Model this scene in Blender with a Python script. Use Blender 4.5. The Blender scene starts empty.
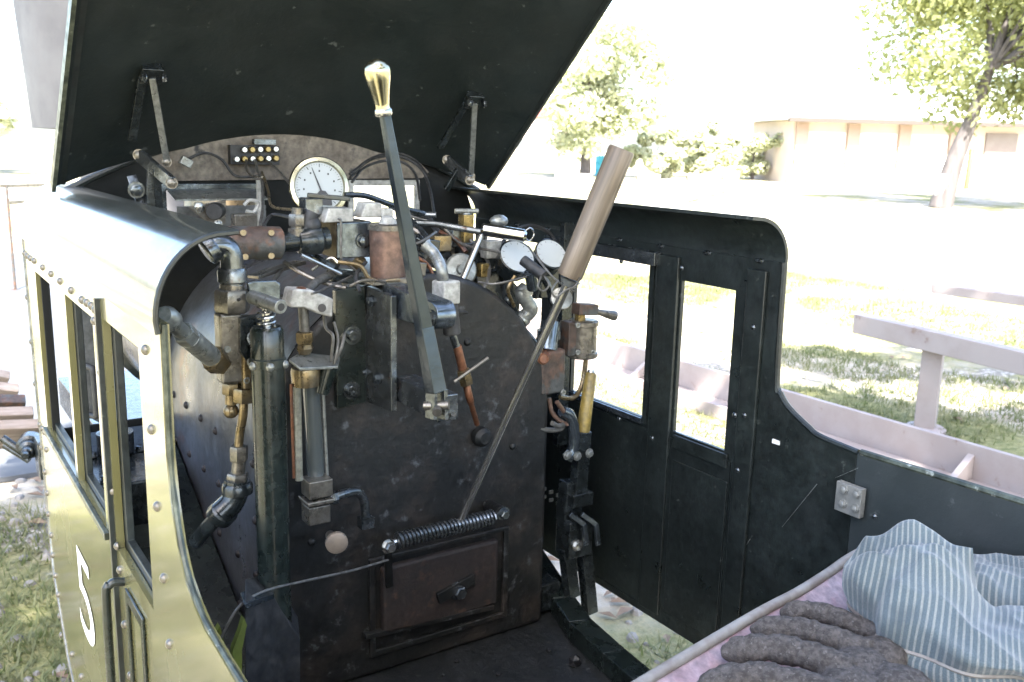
import bpy, bmesh, math, random
from mathutils import Vector, Matrix, noise
random.seed(7)
R = math.radians
PI = math.pi
scene = bpy.context.scene
COL = scene.collection

# ------------------------------------------------------------------ survey of the place
# x = right of the engine, y = forward, z = up (m), ground z = 0; the eye stands at the left rear corner of the cab
EYE_H = 1.35
F_PX = 940.0
FW = Vector((0.54660776, 0.8118907, -0.20506938))
RT = Vector((0.83203939, -0.55421477, 0.02358896))
UP = Vector((0.09450082, 0.18351971, 0.97846314))
EYE = Vector((0, 0, EYE_H))

def sight(px, py):
    return FW + RT * ((px - 512) / F_PX) - UP * ((py - 341) / F_PX)
def at(px, py, Y):                # point at forward distance Y
    v = sight(px, py); return EYE + v * (Y / v.y)
def atx(px, py, X):               # point on a fore-and-aft plane
    v = sight(px, py); return EYE + v * (X / v.x)
def atz(px, py, Zrel):            # point at a height relative to the eye
    v = sight(px, py); return EYE + v * (Zrel / v.z)
def size(px, p):                  # metres that px measures at point p
    return px * (p - EYE).dot(FW) / F_PX
def V(*a): return Vector(a)
def rz(z): return z + EYE_H       # eye-relative height -> world height

# ------------------------------------------------------------------ materials
MATS = {}
GRIMY = ('black_paint boiler_iron wrapper_iron rust_plate rusty_iron cast_black dark_steel green_black blue_steel gunmetal old_brass brass zinc copper pale_copper lead_wire white_nylon rubber wood yellow_grip floor_iron dusty_tan grey_sheet cream_glass worn_edge seat_vinyl roof_paint').split()
def mat(name, col, rough=0.5, metal=0.0, col2=None, scale=20, lo=0.4, hi=0.65, col3=None, scale3=60, lo3=0.62, hi3=0.7,
        bump=0.0, bscale=80, coat=0.0, rvar=0.12, detail=6, stretch=None, spec=0.5, transl=None):
    m = bpy.data.materials.new(name); m.use_nodes = True
    nt = m.node_tree; N = nt.nodes; L = nt.links
    b = N['Principled BSDF']
    b.inputs['Roughness'].default_value = rough
    b.inputs['Metallic'].default_value = metal
    b.inputs['Specular IOR Level'].default_value = spec
    if coat: b.inputs['Coat Weight'].default_value = coat; b.inputs['Coat Roughness'].default_value = 0.08
    tc = N.new('ShaderNodeTexCoord'); vec = tc.outputs['Object']
    if stretch:
        mp = N.new('ShaderNodeMapping'); mp.inputs['Scale'].default_value = stretch
        L.new(vec, mp.inputs[0]); vec = mp.outputs[0]
    def nz(s, d=detail):
        n = N.new('ShaderNodeTexNoise'); n.inputs['Scale'].default_value = s; n.inputs['Detail'].default_value = d
        n.inputs['Roughness'].default_value = 0.62
        L.new(vec, n.inputs['Vector']); return n.outputs[0]
    def ramp(src, a, c):
        r = N.new('ShaderNodeMapRange'); r.inputs[1].default_value = a; r.inputs[2].default_value = c; r.interpolation_type = 'SMOOTHSTEP'
        L.new(src, r.inputs[0]); return r.outputs[0]
    def mixc(fac, A, B):
        x = N.new('ShaderNodeMix'); x.data_type = 'RGBA'; L.new(fac, x.inputs[0])
        for sock, c in ((x.inputs[6], A), (x.inputs[7], B)):
            if isinstance(c, tuple): sock.default_value = (*c, 1)
            else: L.new(c, sock)
        return x.outputs[2]
    c = col
    if col2:
        c = mixc(ramp(nz(scale), lo, hi), c, col2)
    if col3:
        c = mixc(ramp(nz(scale3), lo3, hi3), c, col3)
    if name in GRIMY:               # fine soot and wear that breaks up every metal surface
        g = N.new('ShaderNodeMapRange'); g.inputs[1].default_value = .32; g.inputs[2].default_value = .68; g.inputs[3].default_value = .55; g.inputs[4].default_value = 1.3
        L.new(nz(95, 8), g.inputs[0])
        x = N.new('ShaderNodeMix'); x.data_type = 'RGBA'; x.blend_type = 'MULTIPLY'; x.inputs[0].default_value = 1
        if isinstance(c, tuple): x.inputs[6].default_value = (*c, 1)
        else: L.new(c, x.inputs[6])
        L.new(g.outputs[0], x.inputs[7]); c = x.outputs[2]
    if isinstance(c, tuple): b.inputs['Base Color'].default_value = (*c, 1)
    else: L.new(c, b.inputs['Base Color'])
    if rvar:
        r = N.new('ShaderNodeMapRange'); r.inputs[3].default_value = max(0.03, rough - rvar); r.inputs[4].default_value = min(1, rough + rvar)
        r.inputs[1].default_value = .3; r.inputs[2].default_value = .7
        L.new(nz(scale * 1.7), r.inputs[0]); L.new(r.outputs[0], b.inputs['Roughness'])
    if bump:
        bp = N.new('ShaderNodeBump'); bp.inputs['Strength'].default_value = min(1, bump); bp.inputs['Distance'].default_value = 0.002 * max(1, bump)
        L.new(nz(bscale, 4), bp.inputs['Height']); L.new(bp.outputs[0], b.inputs['Normal'])
    if transl:
        t = N.new('ShaderNodeBsdfTranslucent'); t.inputs[0].default_value = (*transl, 1)
        a = N.new('ShaderNodeMixShader'); a.inputs[0].default_value = 0.45
        L.new(b.outputs[0], a.inputs[1]); L.new(t.outputs[0], a.inputs[2])
        L.new(a.outputs[0], N['Material Output'].inputs[0])
    MATS[name] = m
    return m

mat('black_paint', (.0095, .0125, .0120), .38, col2=(.0155, .0205, .0192), scale=9, col3=(.055, .062, .055), scale3=60, lo3=.64, hi3=.74, bump=.25, bscale=120, rvar=.14)
mat('hatch_black', (.0065, .0098, .0092), .5, col2=(.0105, .015, .0148), scale=6, col3=(.06, .068, .064), scale3=44, lo3=.645, hi3=.71, bump=.35, bscale=90)
mat('dusty_tan', (.105, .088, .070), .8, col2=(.16, .14, .113), scale=14, col3=(.03, .03, .03), scale3=30, lo3=.58, hi3=.70, bump=.4, bscale=70)
mat('olive_paint', (.100, .094, .038), .24, col2=(.118, .110, .048), scale=3, col3=(.15, .142, .08), scale3=45, lo3=.66, hi3=.76, coat=.6, bump=.10, bscale=7, rvar=.08, spec=.7)
mat('roof_paint', (.065, .070, .060), .2, .4, col2=(.09, .096, .082), scale=7, coat=.4, bump=.10, bscale=9, rvar=.06, col3=(.25,.26,.25), scale3=20, lo3=.66, hi3=.74)
mat('lime_paint', (.12, .15, .026), .5, col2=(.08, .10, .02), scale=20)
mat('worn_edge', (.085, .095, .07), .4, .4, col2=(.035, .042, .032), scale=40, col3=(.3,.31,.26), scale3=60, lo3=.62, hi3=.7)
mat('boiler_iron', (.0062, .0070, .0068), .56, .05, col2=(.0215, .0178, .0150), scale=15, lo=.46, hi=.68, col3=(.058, .062, .066), scale3=48, lo3=.58, hi3=.75, bump=.75, bscale=60, spec=.4)
mat('wrapper_iron', (.085, .094, .108), .36, .25, col2=(.055, .056, .058), scale=7, col3=(.115, .055, .038), scale3=10, lo3=.58, hi3=.70, bump=.35, bscale=50)
mat('rust_plate', (.0185, .0125, .0105), .7, .1, col2=(.011, .0092, .0085), scale=18, col3=(.045, .025, .017), scale3=40, lo3=.56, hi3=.68, bump=.6, bscale=90)
mat('rusty_iron', (.060, .042, .033), .55, .25, col2=(.12, .058, .034), scale=26, col3=(.055, .058, .056), scale3=18, lo3=.46, hi3=.56, bump=.6, bscale=130)
mat('cast_black', (.016, .020, .021), .26, .45, col2=(.032, .040, .043), scale=24, col3=(.065,.072,.076), scale3=50, lo3=.62, hi3=.75, bump=.3, bscale=110, coat=.25)
mat('dark_steel', (.105, .118, .125), .24, .85, col2=(.17, .185, .195), scale=18, col3=(.10, .075, .06), scale3=40, lo3=.6, hi3=.7, bump=.22, bscale=110)
mat('green_black', (.0085, .013, .012), .28, .2, col2=(.015, .0215, .0195), scale=14, col3=(.06, .064, .053), scale3=40, lo3=.65, hi3=.74, bump=.2, bscale=80, coat=.2)
mat('blue_steel', (.085, .105, .122), .24, .8, col2=(.13, .15, .168), scale=12, col3=(.06, .07, .076), scale3=40, bump=.18, bscale=100)
mat('steel', (.40, .40, .385), .22, .92, col2=(.32, .32, .305), scale=14, rvar=.05)
mat('chrome', (.42, .43, .43), .12, 1.0, rvar=.05)
mat('brass', (.30, .22, .085), .3, .8, col2=(.17, .13, .06), scale=25, bump=.1, bscale=120)
mat('polished_brass', (.44, .40, .265), .22, 1.0, col2=(.40, .36, .235), scale=6, rvar=.04)
mat('old_brass', (.19, .142, .072), .32, .7, col2=(.115, .096, .066), scale=26, col3=(.10, .125, .10), scale3=40, lo3=.62, hi3=.75, bump=.22, bscale=110)
mat('gunmetal', (.16, .148, .125), .32, .65, col2=(.105, .10, .09), scale=22, col3=(.24, .22, .18), scale3=40, bump=.3, bscale=110)
mat('copper', (.20, .085, .045), .42, .6, col2=(.11, .06, .042), scale=22, col3=(.17, .15, .13), scale3=45, bump=.2, bscale=130)
mat('pale_copper', (.135, .080, .056), .5, .3, col2=(.095, .062, .048), scale=18, col3=(.15, .12, .10), scale3=30, bump=.2)
mat('zinc', (.23, .24, .225), .34, .55, col2=(.16, .168, .162), scale=26, col3=(.30, .30, .28), scale3=45, bump=.3, bscale=120)
mat('lead_wire', (.12, .118, .108), .5, .5, col2=(.07, .066, .06), scale=40)
mat('white_nylon', (.32, .32, .295), .5, col2=(.22, .215, .195), scale=35, bump=.1)
mat('dial_white', (.30, .325, .325), .35, rvar=.04)
mat('dial_ink', (.02, .02, .022), .5)
mat('rubber', (.013, .014, .015), .6, col2=(.03, .03, .03), scale=40)
mat('wood', (.100, .076, .053), .45, col2=(.165, .132, .098), scale=70, stretch=(1, 1, .05), lo=.36, hi=.66, bump=.35, bscale=60, col3=(.045, .034, .024), scale3=110, lo3=.58, hi3=.70)
mat('lever_steel', (.026, .036, .045), .2, .7, col2=(.042, .053, .062), scale=10, col3=(.075, .082, .085), scale3=34, lo3=.62, hi3=.75, bump=.12, bscale=90)
mat('knob_tan', (.20, .165, .13), .5, .2, col2=(.15, .125, .10), scale=40, bump=.2)
mat('wall_black', (.0035, .0045, .0043), .75, col2=(.007, .008, .0075), scale=10, bump=.3, bscale=60, spec=.25)  # near-black for the front wall, darker than the other blacks
mat('plate_zinc', (.25, .25, .232), .42, .35, col2=(.18, .18, .168), scale=40, bump=.2)
mat('wing_paint', (.024, .030, .031), .42, col2=(.033, .040, .041), scale=7, col3=(.07, .078, .076), scale3=50, lo3=.64, hi3=.74, bump=.2, bscale=100)
mat('pale_brass', (.42, .40, .29), .22, 1.0, col2=(.34, .32, .22), scale=10, rvar=.04)
mat('yellow_grip', (.20, .145, .034), .45, col2=(.13, .10, .032), scale=30, bump=.15)
mat('floor_iron', (.006, .0075, .008), .6, .1, col2=(.012, .0135, .0145), scale=14, col3=(.05, .05, .047), scale3=70, lo3=.64, hi3=.72, bump=.7, bscale=70)
mat('coal', (.012, .012, .013), .4, bump=.6, bscale=120)
mat('white_paint', (.78, .79, .77), .4, col2=(.70, .70, .66), scale=30)
mat('cream_glass', (.20, .195, .155), .2, col2=(.15, .15, .125), scale=20)
mat('gauge_glass', (.07, .08, .08), .1, .2, spec=.8)
mat('grey_sheet', (.12, .125, .125), .45, .4, col2=(.07, .075, .075), scale=6, bump=.1)
mat('stack_grey', (.105, .102, .105), .7, col2=(.13, .127, .128), scale=7, bump=.1, bscale=30)
mat('seat_vinyl', (.205, .125, .128), .36, col2=(.29, .215, .225), scale=10, lo=.38, hi=.64, col3=(.19, .075, .078), scale3=12, lo3=.56, hi3=.72, bump=.5, bscale=24)  # lilac patches put pale streak reflections into the vinyl colour
mat('piping', (.215, .20, .178), .55, col2=(.15, .125, .108), scale=24)
mat('wool', (.045, .040, .037), .95, col2=(.092, .082, .076), scale=170, lo=.35, hi=.65, col3=(.13, .12, .113), scale3=320, lo3=.56, hi3=.68, bump=1.0, bscale=380, spec=.2)
mat('pink_steel', (.265, .228, .212), .6, col2=(.235, .195, .18), scale=5, col3=(.18, .125, .10), scale3=9, lo3=.60, hi3=.70, bump=.3, bscale=30)
mat('concrete', (.058, .062, .068), .8, col2=(.076, .080, .085), scale=2.2, col3=(.034, .034, .037), scale3=7, lo3=.62, hi3=.7, bump=.3, bscale=40)
mat('plank', (.20, .155, .12), .75, col2=(.28, .23, .19), scale=8, stretch=(1, 8, 8), bump=.3)
mat('siding', (.52, .44, .385), .8, col2=(.47, .40, .35), scale=.8, rvar=.05)
mat('pier', (.33, .25, .21), .8, col2=(.30, .225, .19), scale=1.5)
mat('band', (.22, .14, .115), .8, col2=(.20, .125, .10), scale=2)
mat('door_white', (.80, .79, .75), .6, col2=(.75, .74, .69), scale=.7)
mat('roof_metal', (.72, .72, .70), .5, .2, col2=(.66, .66, .64), scale=.5)
mat('trim_dark', (.055, .043, .036), .7)
mat('dark_door', (.17, .14, .13), .7, col2=(.19, .165, .155), scale=1.2)
mat('bark', (.085, .075, .073), .9, col2=(.055, .048, .047), scale=3, stretch=(3, 3, .5), bump=.8, bscale=12)
mat('trunk_white', (.26, .25, .245), .8, col2=(.2, .19, .185), scale=4)
mat('orange_post', (.20, .075, .03), .6, col2=(.16, .06, .027), scale=3)
mat('red_roof', (.17, .042, .032), .7, col2=(.14, .035, .025), scale=1)
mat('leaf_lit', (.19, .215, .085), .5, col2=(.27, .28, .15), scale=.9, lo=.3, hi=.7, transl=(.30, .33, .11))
mat('leaf_pale', (.36, .385, .235), .5, col2=(.52, .53, .40), scale=.7, lo=.3, hi=.7, transl=(.45, .48, .28))  # leaf colour lightened in place of glare over the distant trees
mat('stone', (.30, .28, .25), .9, col2=(.22, .20, .18), scale=2, bump=.5)
mat('blue_plastic', (.05, .33, .42), .5)
mat('blade', (.115, .135, .048), .6, col2=(.20, .19, .10), scale=1.6, lo=.35, hi=.65, transl=(.14, .17, .05))
mat('dead_leaf', (.13, .085, .055), .8, col2=(.20, .15, .10), scale=6)
mat('pebble', (.22, .205, .185), .9, col2=(.14, .13, .12), scale=6)

def ground_material():
    m = bpy.data.materials.new('ground'); m.use_nodes = True
    nt = m.node_tree; N = nt.nodes; L = nt.links; b = N['Principled BSDF']
    b.inputs['Roughness'].default_value = .95; b.inputs['Specular IOR Level'].default_value = .15
    tc = N.new('ShaderNodeTexCoord')
    def nz(s, d=7, r=.6):
        n = N.new('ShaderNodeTexNoise'); n.inputs['Scale'].default_value = s; n.inputs['Detail'].default_value = d; n.inputs['Roughness'].default_value = r
        L.new(tc.outputs['Object'], n.inputs['Vector']); return n.outputs[0]
    def mr(s, a, c):
        r = N.new('ShaderNodeMapRange'); r.inputs[1].default_value = a; r.inputs[2].default_value = c; r.interpolation_type = 'SMOOTHSTEP'
        L.new(s, r.inputs[0]); return r.outputs[0]
    def mix(f, A, B):
        x = N.new('ShaderNodeMix'); x.data_type = 'RGBA'; L.new(f, x.inputs[0])
        for s, c in ((x.inputs[6], A), (x.inputs[7], B)):
            if isinstance(c, tuple): s.default_value = (*c, 1)
            else: L.new(c, s)
        return x.outputs[2]
    dirt = mix(mr(nz(9), .35, .65), (.33, .285, .22), (.44, .395, .33))
    grass = mix(mr(nz(22, 8, .75), .35, .65), (.12, .135, .05), (.27, .25, .12))
    vo = N.new('ShaderNodeTexVoronoi'); vo.inputs['Scale'].default_value = 26; L.new(tc.outputs['Object'], vo.inputs['Vector'])
    grit = mix(mr(vo.outputs['Distance'], .1, .55), (.52, .49, .45), (.22, .20, .17))
    c = mix(mr(nz(.55, 5), .42, .56), dirt, grass)
    c = mix(mr(nz(1.7, 5), .52, .62), c, grit)
    L.new(c, b.inputs['Base Color'])
    bp = N.new('ShaderNodeBump'); bp.inputs['Strength'].default_value = .8; bp.inputs['Distance'].default_value = .03
    L.new(nz(30, 6, .7), bp.inputs['Height']); L.new(bp.outputs[0], b.inputs['Normal'])
    MATS['ground'] = m
ground_material()

def stripe_material():
    m = bpy.data.materials.new('hickory_stripe'); m.use_nodes = True
    nt = m.node_tree; N = nt.nodes; L = nt.links; b = N['Principled BSDF']
    b.inputs['Roughness'].default_value = .9; b.inputs['Specular IOR Level'].default_value = .2
    b.inputs['Sheen Weight'].default_value = .25
    a = N.new('ShaderNodeAttribute'); a.attribute_name = 'stripe'
    tc = N.new('ShaderNodeTexCoord')
    n = N.new('ShaderNodeTexNoise'); n.inputs['Scale'].default_value = 45; n.inputs['Detail'].default_value = 3
    L.new(tc.outputs['Object'], n.inputs['Vector'])
    ad = N.new('ShaderNodeMath'); ad.operation = 'MULTIPLY_ADD'; ad.inputs[1].default_value = .10
    L.new(n.outputs[0], ad.inputs[0]); L.new(a.outputs['Fac'], ad.inputs[2])
    fr = N.new('ShaderNodeMath'); fr.operation = 'PINGPONG'; fr.inputs[1].default_value = .5
    L.new(ad.outputs[0], fr.inputs[0])
    mr = N.new('ShaderNodeMapRange'); mr.inputs[1].default_value = .26; mr.inputs[2].default_value = .40; mr.interpolation_type = 'SMOOTHSTEP'
    L.new(fr.outputs[0], mr.inputs[0])
    fine = N.new('ShaderNodeTexNoise'); fine.inputs['Scale'].default_value = 900; fine.inputs['Detail'].default_value = 2
    L.new(tc.outputs['Object'], fine.inputs['Vector'])
    x = N.new('ShaderNodeMix'); x.data_type = 'RGBA'
    x.inputs[6].default_value = (.076, .100, .112, 1); x.inputs[7].default_value = (.185, .197, .188, 1)
    L.new(mr.outputs[0], x.inputs[0])
    y = N.new('ShaderNodeMix'); y.data_type = 'RGBA'; y.blend_type = 'OVERLAY'; y.inputs[0].default_value = .45
    L.new(x.outputs[2], y.inputs[6]); L.new(fine.outputs[0], y.inputs[7])
    # grime patch on the crown
    g = N.new('ShaderNodeTexNoise'); g.inputs['Scale'].default_value = 14; g.inputs['Detail'].default_value = 3
    L.new(tc.outputs['Object'], g.inputs['Vector'])
    gm = N.new('ShaderNodeMapRange'); gm.inputs[1].default_value = .50; gm.inputs[2].default_value = .64; gm.inputs[4].default_value = .62
    L.new(g.outputs[0], gm.inputs[0])
    z = N.new('ShaderNodeMix'); z.data_type = 'RGBA'; z.inputs[7].default_value = (.05, .062, .066, 1)
    L.new(gm.outputs[0], z.inputs[0]); L.new(y.outputs[2], z.inputs[6])
    L.new(z.outputs[2], b.inputs['Base Color'])
    bp = N.new('ShaderNodeBump'); bp.inputs['Strength'].default_value = .5; bp.inputs['Distance'].default_value = .0015
    L.new(fine.outputs[0], bp.inputs['Height'])
    mp = N.new('ShaderNodeMapping'); mp.inputs['Scale'].default_value = (1.0, .45, .8); mp.inputs['Rotation'].default_value = (.3, .2, .9)
    L.new(tc.outputs['Object'], mp.inputs[0])
    wr = N.new('ShaderNodeTexNoise'); wr.noise_type = 'RIDGED_MULTIFRACTAL'; wr.inputs['Scale'].default_value = 26; wr.inputs['Detail'].default_value = 3
    L.new(mp.outputs[0], wr.inputs['Vector'])
    bw = N.new('ShaderNodeBump'); bw.inputs['Strength'].default_value = .55; bw.inputs['Distance'].default_value = .004
    L.new(wr.outputs[0], bw.inputs['Height']); L.new(bp.outputs[0], bw.inputs['Normal']); L.new(bw.outputs[0], b.inputs['Normal'])
    MATS['hickory_stripe'] = m
stripe_material()

# ------------------------------------------------------------------ mesh helpers
def frame(axis):
    a = axis.normalized()
    t = V(0, 0, 1) if abs(a.z) < .9 else V(0, 1, 0)
    u = a.cross(t).normalized(); return u, a.cross(u).normalized(), a

def curve(pts, n=8):               # Catmull-Rom through the points
    if len(pts) < 3: return pts
    P = [pts[0] * 2 - pts[1]] + list(pts) + [pts[-1] * 2 - pts[-2]]
    out = []
    for i in range(1, len(P) - 2):
        p0, p1, p2, p3 = P[i-1:i+3]
        for k in range(n):
            t = k / n
            out.append(.5 * ((2*p1) + (p2-p0)*t + (2*p0-5*p1+4*p2-p3)*t*t + (3*p1-p0-3*p2+p3)*t**3))
    out.append(pts[-1]); return out

class MB:
    def __init__(s): s.bm = bmesh.new()
    def face(s, vs):
        try: return s.bm.faces.new(vs)
        except ValueError: return None
    def box(s, c, sz, M=None):
        c = Vector(c); vs = []
        for x in (-.5, .5):
            for y in (-.5, .5):
                for z in (-.5, .5):
                    p = V(x*sz[0], y*sz[1], z*sz[2])
                    vs.append(s.bm.verts.new(c + (M @ p if M else p)))
        for f in ((0,1,3,2),(4,6,7,5),(0,4,5,1),(2,3,7,6),(0,2,6,4),(1,5,7,3)): s.face([vs[i] for i in f])
        return s
    def bar(s, p0, p1, w, h, side=None, w1=None, h1=None):  # rectangular bar from p0 to p1; w along 'side'
        a = (p1 - p0).normalized()
        if side is None: u, v, a = frame(p1 - p0)
        else:
            u = (side - a * side.dot(a)).normalized(); v = a.cross(u)
        w1 = w if w1 is None else w1; h1 = h if h1 is None else h1
        A = [s.bm.verts.new(p0 + u*x*w/2 + v*y*h/2) for x, y in ((-1,-1),(1,-1),(1,1),(-1,1))]
        B = [s.bm.verts.new(p1 + u*x*w1/2 + v*y*h1/2) for x, y in ((-1,-1),(1,-1),(1,1),(-1,1))]
        s.face(A[::-1]); s.face(B)
        for i in range(4): s.face([A[i], A[(i+1) % 4], B[(i+1) % 4], B[i]])
        return s
    def tube(s, pts, r, n=10, caps=True, closed=False):
        k = len(pts); rs = r if isinstance(r, (list, tuple)) else [r]*k
        rings = []; prev = None
        for i, p in enumerate(pts):
            if closed: t = pts[(i+1) % k] - pts[i-1]
            else: t = pts[min(i+1, k-1)] - pts[max(i-1, 0)]
            if t.length < 1e-9: t = V(0,0,1)
            t.normalize()
            if prev is None: u, v, _ = frame(t)
            else:
                u = prev - t * prev.dot(t)
                if u.length < 1e-6: u, v, _ = frame(t)
                u.normalize(); v = t.cross(u)
            prev = u
            rings.append([s.bm.verts.new(p + (u*math.cos(2*PI*j/n) + v*math.sin(2*PI*j/n)) * rs[i]) for j in range(n)])
        for i in range(k if closed else k-1):
            A = rings[i]; B = rings[(i+1) % k]
            for j in range(n): s.face([A[j], A[(j+1) % n], B[(j+1) % n], B[j]])
        if caps and not closed: s.face(rings[0][::-1]); s.face(rings[-1])
        return s
    def cyl(s, p0, p1, r0, r1=None, n=20):
        return s.tube([Vector(p0), Vector(p1)], [r0, r0 if r1 is None else r1], n)
    def lathe(s, p, axis, prof, n=24): # prof: (distance along axis, radius)
        u, v, a = frame(Vector(axis))
        rings = [[s.bm.verts.new(p + a*t + (u*math.cos(2*PI*j/n) + v*math.sin(2*PI*j/n))*max(r, 1e-5)) for j in range(n)] for t, r in prof]
        for A, B in zip(rings, rings[1:]):
            for j in range(n): s.face([A[j], A[(j+1) % n], B[(j+1) % n], B[j]])
        s.face(rings[0][::-1]); s.face(rings[-1]); return s
    def hexn(s, p0, p1, r): # hex nut along p0-p1
        a = (p1-p0); return s.lathe(p0, a, [(0, r*.92), (a.length*.12, r), (a.length*.88, r), (a.length, r*.92)], 6)
    def bolt(s, p, axis, r, h=None):
        a = Vector(axis).normalized(); h = h or r*.8
        s.lathe(p, a, [(0, r*1.35), (r*.25, r*1.35)], 16)
        return s.lathe(p + a*r*.2, a, [(0, r), (h*.85, r), (h, r*.8)], 6)
    def cap_screw(s, p, axis, r, h=None):
        a = Vector(axis).normalized(); h = h or r
        return s.lathe(p, a, [(0, r), (h*.9, r), (h, r*.9), (h, r*.5), (h*.5, r*.5)], 14)
    def rivet(s, p, axis, r):
        return s.lathe(p, Vector(axis), [(0, r), (r*.35, r*.92), (r*.62, r*.68), (r*.8, r*.3), (r*.82, 0)], 10)
    def ball(s, c, r, sx=1, sy=1, sz=1, sub=2):
        ret = bmesh.ops.create_icosphere(s.bm, subdivisions=sub, radius=r)
        for v in ret['verts']: v.co = Vector((v.co.x*sx, v.co.y*sy, v.co.z*sz)) + Vector(c)
        return s
    def prism(s, pts, vec): # planar polygon swept by vec
        A = [s.bm.verts.new(p) for p in pts]; B = [s.bm.verts.new(p + vec) for p in pts]
        s.face(A[::-1]); s.face(B); k = len(A)
        for i in range(k): s.face([A[i], A[(i+1) % k], B[(i+1) % k], B[i]])
        return s
    def panel(s, outline, holes, f, vec): # sheet with openings; f maps 2D -> 3D, vec = thickness
        edges = []; front = []
        for loop in [outline] + list(holes):
            vs = [s.bm.verts.new(f(*q)) for q in loop]; front.append(vs)
            for i in range(len(vs)): edges.append(s.bm.edges.new((vs[i], vs[(i+1) % len(vs)])))
        r = bmesh.ops.triangle_fill(s.bm, use_beauty=True, use_dissolve=False, edges=edges)
        faces = [g for g in r['geom'] if isinstance(g, bmesh.types.BMFace)]
        mp = {}
        for vs in front:
            for v in vs: mp[v] = s.bm.verts.new(v.co + vec)
        for fc in faces: s.face([mp[v] for v in reversed(fc.verts)])
        for vs in front:
            k = len(vs)
            for i in range(k): s.face([vs[i], vs[(i+1) % k], mp[vs[(i+1) % k]], mp[vs[i]]])
        return s
    def grid(s, P, thick=None): # P[i][j] points
        vs = [[s.bm.verts.new(p) for p in row] for row in P]
        for i in range(len(P)-1):
            for j in range(len(P[0])-1): s.face([vs[i][j], vs[i+1][j], vs[i+1][j+1], vs[i][j+1]])
        return s
    def build(s, name, m, parent=None, bevel=0.0, solid=0.0, angle=38, keep=False):
        bmesh.ops.recalc_face_normals(s.bm, faces=s.bm.faces[:])
        me = bpy.data.meshes.new(name)
        co = [v.co for v in s.bm.verts]
        lo = V(*(min(c[i] for c in co) for i in range(3))); hi = V(*(max(c[i] for c in co) for i in range(3)))
        c = V(0,0,0) if keep else (lo + hi) / 2
        if not keep: c.z = lo.z
        for v in s.bm.verts: v.co -= c
        for fc in s.bm.faces: fc.smooth = True
        s.bm.to_mesh(me); s.bm.free()
        me.set_sharp_from_angle(angle=R(angle))
        me.materials.append(MATS[m])
        o = bpy.data.objects.new(name, me); COL.objects.link(o)
        o['_w'] = tuple(c)
        if parent:
            o.parent = parent; o.location = c - Vector(parent['_w'])
        else: o.location = c
        if solid:
            q = o.modifiers.new('thick', 'SOLIDIFY'); q.thickness = solid; q.offset = 0
            q = o.modifiers.new('sharp', 'EDGE_SPLIT'); q.split_angle = R(40)
        if bevel:
            q = o.modifiers.new('bevel', 'BEVEL'); q.width = bevel; q.segments = 2; q.limit_method = 'ANGLE'; q.angle_limit = R(40)
            q.harden_normals = True
        return o

def build_each(mb, name, m, parent, bevel=0.0):
    """every separate piece of the builder becomes an object of its own (pieces that touch stay together)"""
    bm = mb.bm; bm.verts.ensure_lookup_table(); bm.verts.index_update()
    seen = set(); comps = []
    for v in bm.verts:
        if v.index in seen: continue
        st = [v]; seen.add(v.index); comp = []
        while st:
            a = st.pop(); comp.append(a)
            for e in a.link_edges:
                b = e.other_vert(a)
                if b.index not in seen: seen.add(b.index); st.append(b)
        comps.append(comp)
    boxes = [[min(v.co[i] for v in c) for i in range(3)] + [max(v.co[i] for v in c) for i in range(3)] for c in comps]
    par = list(range(len(comps)))
    def find(i):
        while par[i] != i: i = par[i]
        return i
    for i in range(len(comps)):
        for j in range(i):
            A, B = boxes[i], boxes[j]
            if all(A[k] <= B[k+3] and B[k] <= A[k+3] for k in range(3)): par[find(i)] = find(j)
    out = []
    for root in sorted({find(i) for i in range(len(comps))}):
        nb = MB(); mp = {}
        for i in range(len(comps)):
            if find(i) == root:
                for v in comps[i]: mp[v] = nb.bm.verts.new(v.co)
        fs = {f for v in mp for f in v.link_faces}
        for f in sorted(fs, key=lambda f: f.index): nb.bm.faces.new([mp[v] for v in f.verts])
        out.append(nb.build(name, m, parent, bevel))
    bm.free(); return out

def thing(name, label, cat, loc, group=None):
    o = bpy.data.objects.new(name, None); COL.objects.link(o); o.location = loc; o['_w'] = tuple(loc)
    o.empty_display_size = .1
    o['label'] = label; o['category'] = cat
    if group: o['group'] = group
    return o
def tag(o, label, cat, group=None):
    o['label'] = label; o['category'] = cat
    if group: o['group'] = group
    return o
def struct(o, kind='structure'): o['kind'] = kind; return o
def dup(src, loc, label=None):
    r = src.copy(); COL.objects.link(r); r.location = loc
    if label: r['label'] = label
    for ch in list(src.children):
        c = ch.copy(); COL.objects.link(c); c.parent = r
        for g in list(ch.children):
            d = g.copy(); COL.objects.link(d); d.parent = c
    return r

# ================================================================== THE ENGINE
XL, XR = .206, 1.056
loco = thing('steam_locomotive', 'small ride-on steam locomotive with open cab, raised black roof hatch and olive side numbered 5', 'locomotive', (.64, 1.4, 0))

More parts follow.
